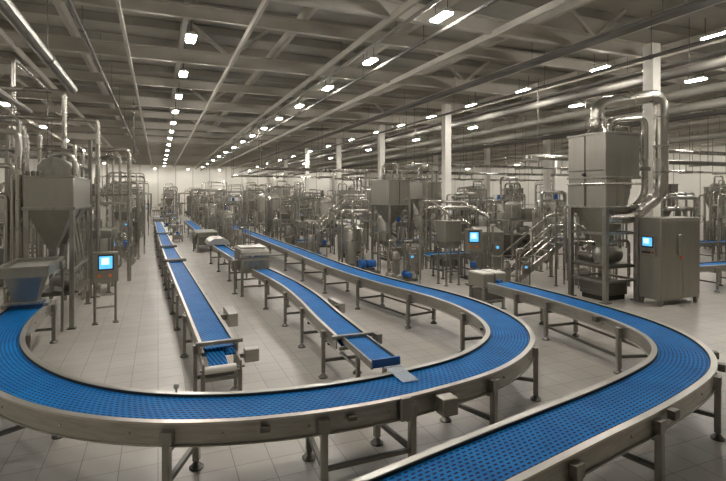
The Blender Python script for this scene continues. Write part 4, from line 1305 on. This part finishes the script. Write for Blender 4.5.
# ------------------------------------------------------------------ rows of machines filling the hall
KINDS = {
    'hopper': (['square hopper machine on legs', 'machine'], lambda s: hopper_machine('hopper_machine', 'x', (0, 0, 0), 1.25, 1.25, 3.5 + .3 * s, 2.5 + .2 * s, seed=s)),
    'tank': (['domed steel tank', 'tank'], lambda s: tank('storage_tank', 'x', (0, 0, 0), .65 + .12 * s, 1.7 + .3 * s, .85, seed=s)),
    'rack': (['open pipe rack', 'pipe rack'], lambda s: pipe_rack('pipe_rack', 'x', (0, 0, 0), 2.9, 2.9 + .6 * s, seed=s)),
    'filler': (['cabinet-based filling machine', 'machine'], lambda s: filler('filling_machine', 'x', (0, 0, 0), seed=s, h=2.0 + .25 * s)),
    'skid': (['pump skid', 'pump skid'], lambda s: skid('pump_skid', 'x', (0, 0, 0), seed=s)),
    'loops': (['nested pipe portal', 'pipe portal'], lambda s: loops('pipe_portal', 'x', (0, 0, 0), seed=s, H=3.9 + .5 * s)),
    'platform': (['railed platform machine', 'machine'], lambda s: platform_machine('platform_machine', 'x', (0, 0, 0), seed=s)),
}
PRO = {}
def place(kind, s, x, y, rz, label, group, sc=None):
    key = (kind, s)
    if key not in PRO:
        o = KINDS[kind][1](s)
        PRO[key] = o
        o.location = (x, y, 0)
        o.rotation_euler = (0, 0, rz)
        o['label'] = label
        o['group'] = group
        if sc:
            o.scale = sc
        return o
    return copy_tree(PRO[key], (x, y, 0), rz, label, group, sc)

rows = [
    (8.0, [30.6, 38.2, 42.2, 46.4, 51, 56, 62, 69, 77], 'row nearest past the looped conveyor', 'machines of the first row past the loop'),
    (10.6, [32.6, 37.2, 40.4, 44.2, 48.6, 53.4], 'row between the first two past the loop', 'machines between the first two rows past the loop'),
    (12.8, [24.6, 33.2, 37.2, 41.4, 45.8, 50.4, 55.4, 61, 68, 76], 'second row past the looped conveyor', 'machines of the second row past the loop'),
    (17.6, [16.0, 23.6, 31, 35.2, 39.4, 44, 49, 54.5, 61, 69], 'row just past the white columns', 'machines just past the white columns'),
    (20.0, [25.2, 29.4, 33.3, 37.4, 42, 47], 'row squeezed in past the white columns', 'machines squeezed in past the columns'),
    (22.4, [12.8, 19.4, 23.2, 31.4, 35.6, 40, 45, 50.5, 57, 65], 'second full row past the white columns', 'machines of the second full row past the columns'),
    (25.8, [18.6, 22.4, 26.4, 30.8, 35.6, 41, 47, 53.5, 61], 'third full row past the white columns', 'machines of the third full row past the columns'),
    (31, [19.0, 23, 27.4, 32, 37, 43, 50, 58], 'fourth full row past the white columns', 'machines of the fourth full row past the columns'),
    (36.5, [22, 27, 32, 38, 45, 53], 'row close to the pale side wall', 'machines near the side wall'),
    (-2.3, [22.3, 27.2, 31, 35, 39.4, 44.2, 49.4, 55.2, 62, 70, 79], 'aisle row beyond the hopper machine', 'machines along the hopper side aisle'),
    (-5.6, [20.6, 25, 29.6, 34.6, 40, 46, 53, 61], 'inner row beyond the hopper machine', 'machines of the inner hopper side row'),
    (-9.3, [19, 25, 31.5, 39, 48], 'outermost row on the hopper side', 'machines of the outermost hopper side row'),
    (3.75, [25.8, 28.4, 31, 33.8, 36.6, 39.6, 42.6, 46], 'small row inside the long loop arm', 'machines between infeed line and loop'),
    (1.3, [64, 70, 76, 83], 'end cluster before the back wall', 'machines before the back wall'),
    (4.6, [50.5, 56.8, 63.6, 72, 81], 'second end cluster before the back wall', 'more machines before the back wall'),
]
order = ['rack', 'tank', 'loops', 'hopper', 'skid', 'filler', 'rack', 'platform', 'loops', 'tank', 'rack', 'skid', 'hopper']
rng = random.Random(21)
k = 0
for x, ys, where, grp in rows:
    small = 'small row' in where
    for i, y in enumerate(ys):
        kind = order[k % len(order)]
        if small:
            kind = ('skid', 'loops', 'tank')[i % 3]
        k += 1
        s = rng.randint(0, 1)
        rz = rng.choice((0, 0, R(180))) if kind not in ('rack', 'loops') else rng.choice((0, R(180)))
        if kind == 'rack' and x > 10 and rng.random() < .4:
            rz = R(90)
        what = KINDS[kind][0][0]
        if i < 6:
            lab = '%s, %s along the %s' % (what, ORD[i], where)
        else:
            lab = '%s far down the %s' % (what, where)
        q = rng.uniform(.94, 1.06)
        sc = (q, q, q) if not small else (.62, .62, .8)
        place(kind, s, x + rng.uniform(-.15, .15), y, rz, lab, grp, sc)
extra = [
    ('filler', 0, 1.25, 36, R(90), (.55, .6, .5), 'low filling machine standing between the aisle line and the infeed line'),
    ('skid', 0, 1.2, 41.5, 0, (.5, .6, .5), 'low pump skid between the aisle line and the infeed line'),
    ('filler', 1, 1.2, 47, R(90), (.6, .6, .6), 'low filling machine at the end of the infeed line'),
    ('skid', 1, 1.2, 53, 0, (.7, .7, .6), 'low pump skid past the end of the infeed line'),
    ('filler', 0, .1, 58, 0, (.8, .8, .7), 'low filling machine past the end of the aisle line'),
    ('skid', 0, 8.25, 16.2, 0, (.66, .66, .6), 'low pump skid at the loop side of the low sloped cabinet'),
    ('skid', 1, 10.7, 12.9, 0, (.6, .6, .55), 'low pump skid behind the grey drive box'),
    ('filler', 1, 10.9, 21.0, R(180), (.6, .6, .75), 'small filling machine close behind the twin-panel hopper tower'),
    ('rack', 0, 12.1, 18.7, 0, (.82, .8, .9), 'open pipe rack behind the swan-neck pipe and feed bin'),
    ('skid', 1, 11.35, 15.25, 0, (.66, .66, .8), 'pump skid between the tilted operator panel and the stair'),
    ('rack', 1, 13.95, 12.8, 0, (.72, .8, .8), 'open pipe rack tucked behind the big bin machine'),
    ('tank', 0, 8.15, 20.6, 0, (.6, .6, .65), 'small domed tank at the loop side of the twin-panel hopper tower'),
    ('filler', 0, -1.9, 18.55, R(90), (.85, .85, .9), 'cabinet-based filling machine between hopper machine and squared-off portal'),
    ('platform', 0, 16.9, 19.9, 0, (.8, .8, .85), 'railed platform machine beyond the pump skid at the columns'),
    ('filler', 1, 13.2, 27.6, 0, (.9, .9, .95), 'cabinet-based filling machine before the rack at the columns'),
    ('skid', 0, 9.0, 28.5, 0, (.75, .8, .8), 'pump skid in the gap beyond the stair by the lidded box machine'),
    ('tank', 0, 11.3, 23.6, 0, (.75, .75, .75), 'small domed tank behind the lidded box machine'),
    ('tank', 1, 14.2, 19.6, R(90), (.65, .65, .7), 'small domed tank behind the squat sloped box machine'),
    ('rack', 1, 13.9, 30.2, 0, (.9, .9, 1), 'open pipe rack behind the crossing blue conveyor, in the gap before the columns'),
    ('loops', 1, 15.4, 16.2, 0, (.8, .8, .75), 'nested pipe portal behind the stair platform'),
    ('rack', 0, 19.9, 13.9, 0, (.8, .8, .9), 'open pipe rack rising behind the big control cabinet and its portal'),
    ('skid', 1, 15.2, 20.6, 0, (.8, .8, .9), 'pump skid at the foot of the white columns'),
    ('hopper', 0, 19.6, 17.0, 0, (.8, .8, .85), 'square hopper machine past the columns, before the pipe bridge'),
    ('rack', 1, 26.6, 12.6, 0, (.9, .9, .9), 'open pipe rack over the lower blue belt beyond the cabinet'),
    ('loops', 0, 28.5, 16.6, 0, None, 'nested pipe portal behind the upper blue belt beyond the cabinet'),
    ('skid', 0, 6.9, 22.2, R(90), (.7, .7, .75), 'pump skid hard against the long arm of the loop'),
    ('filler', 0, 7.3, 25.0, R(180), (.7, .7, .8), 'cabinet-based filling machine between loop and rising stair'),
    ('loops', 0, 7.2, 28.6, 0, (.7, .7, .8), 'nested pipe portal between the two stairs along the loop'),
    ('rack', 0, 9.75, 25.2, 0, (.66, .66, .8), 'open pipe rack right before the stair by the lidded box machine'),
]
for kind, sd, x, y, rz, sc, lab in extra:
    place(kind, sd, x, y, rz, lab, 'machines filling gaps', sc)
print('objects', len(bpy.data.objects))
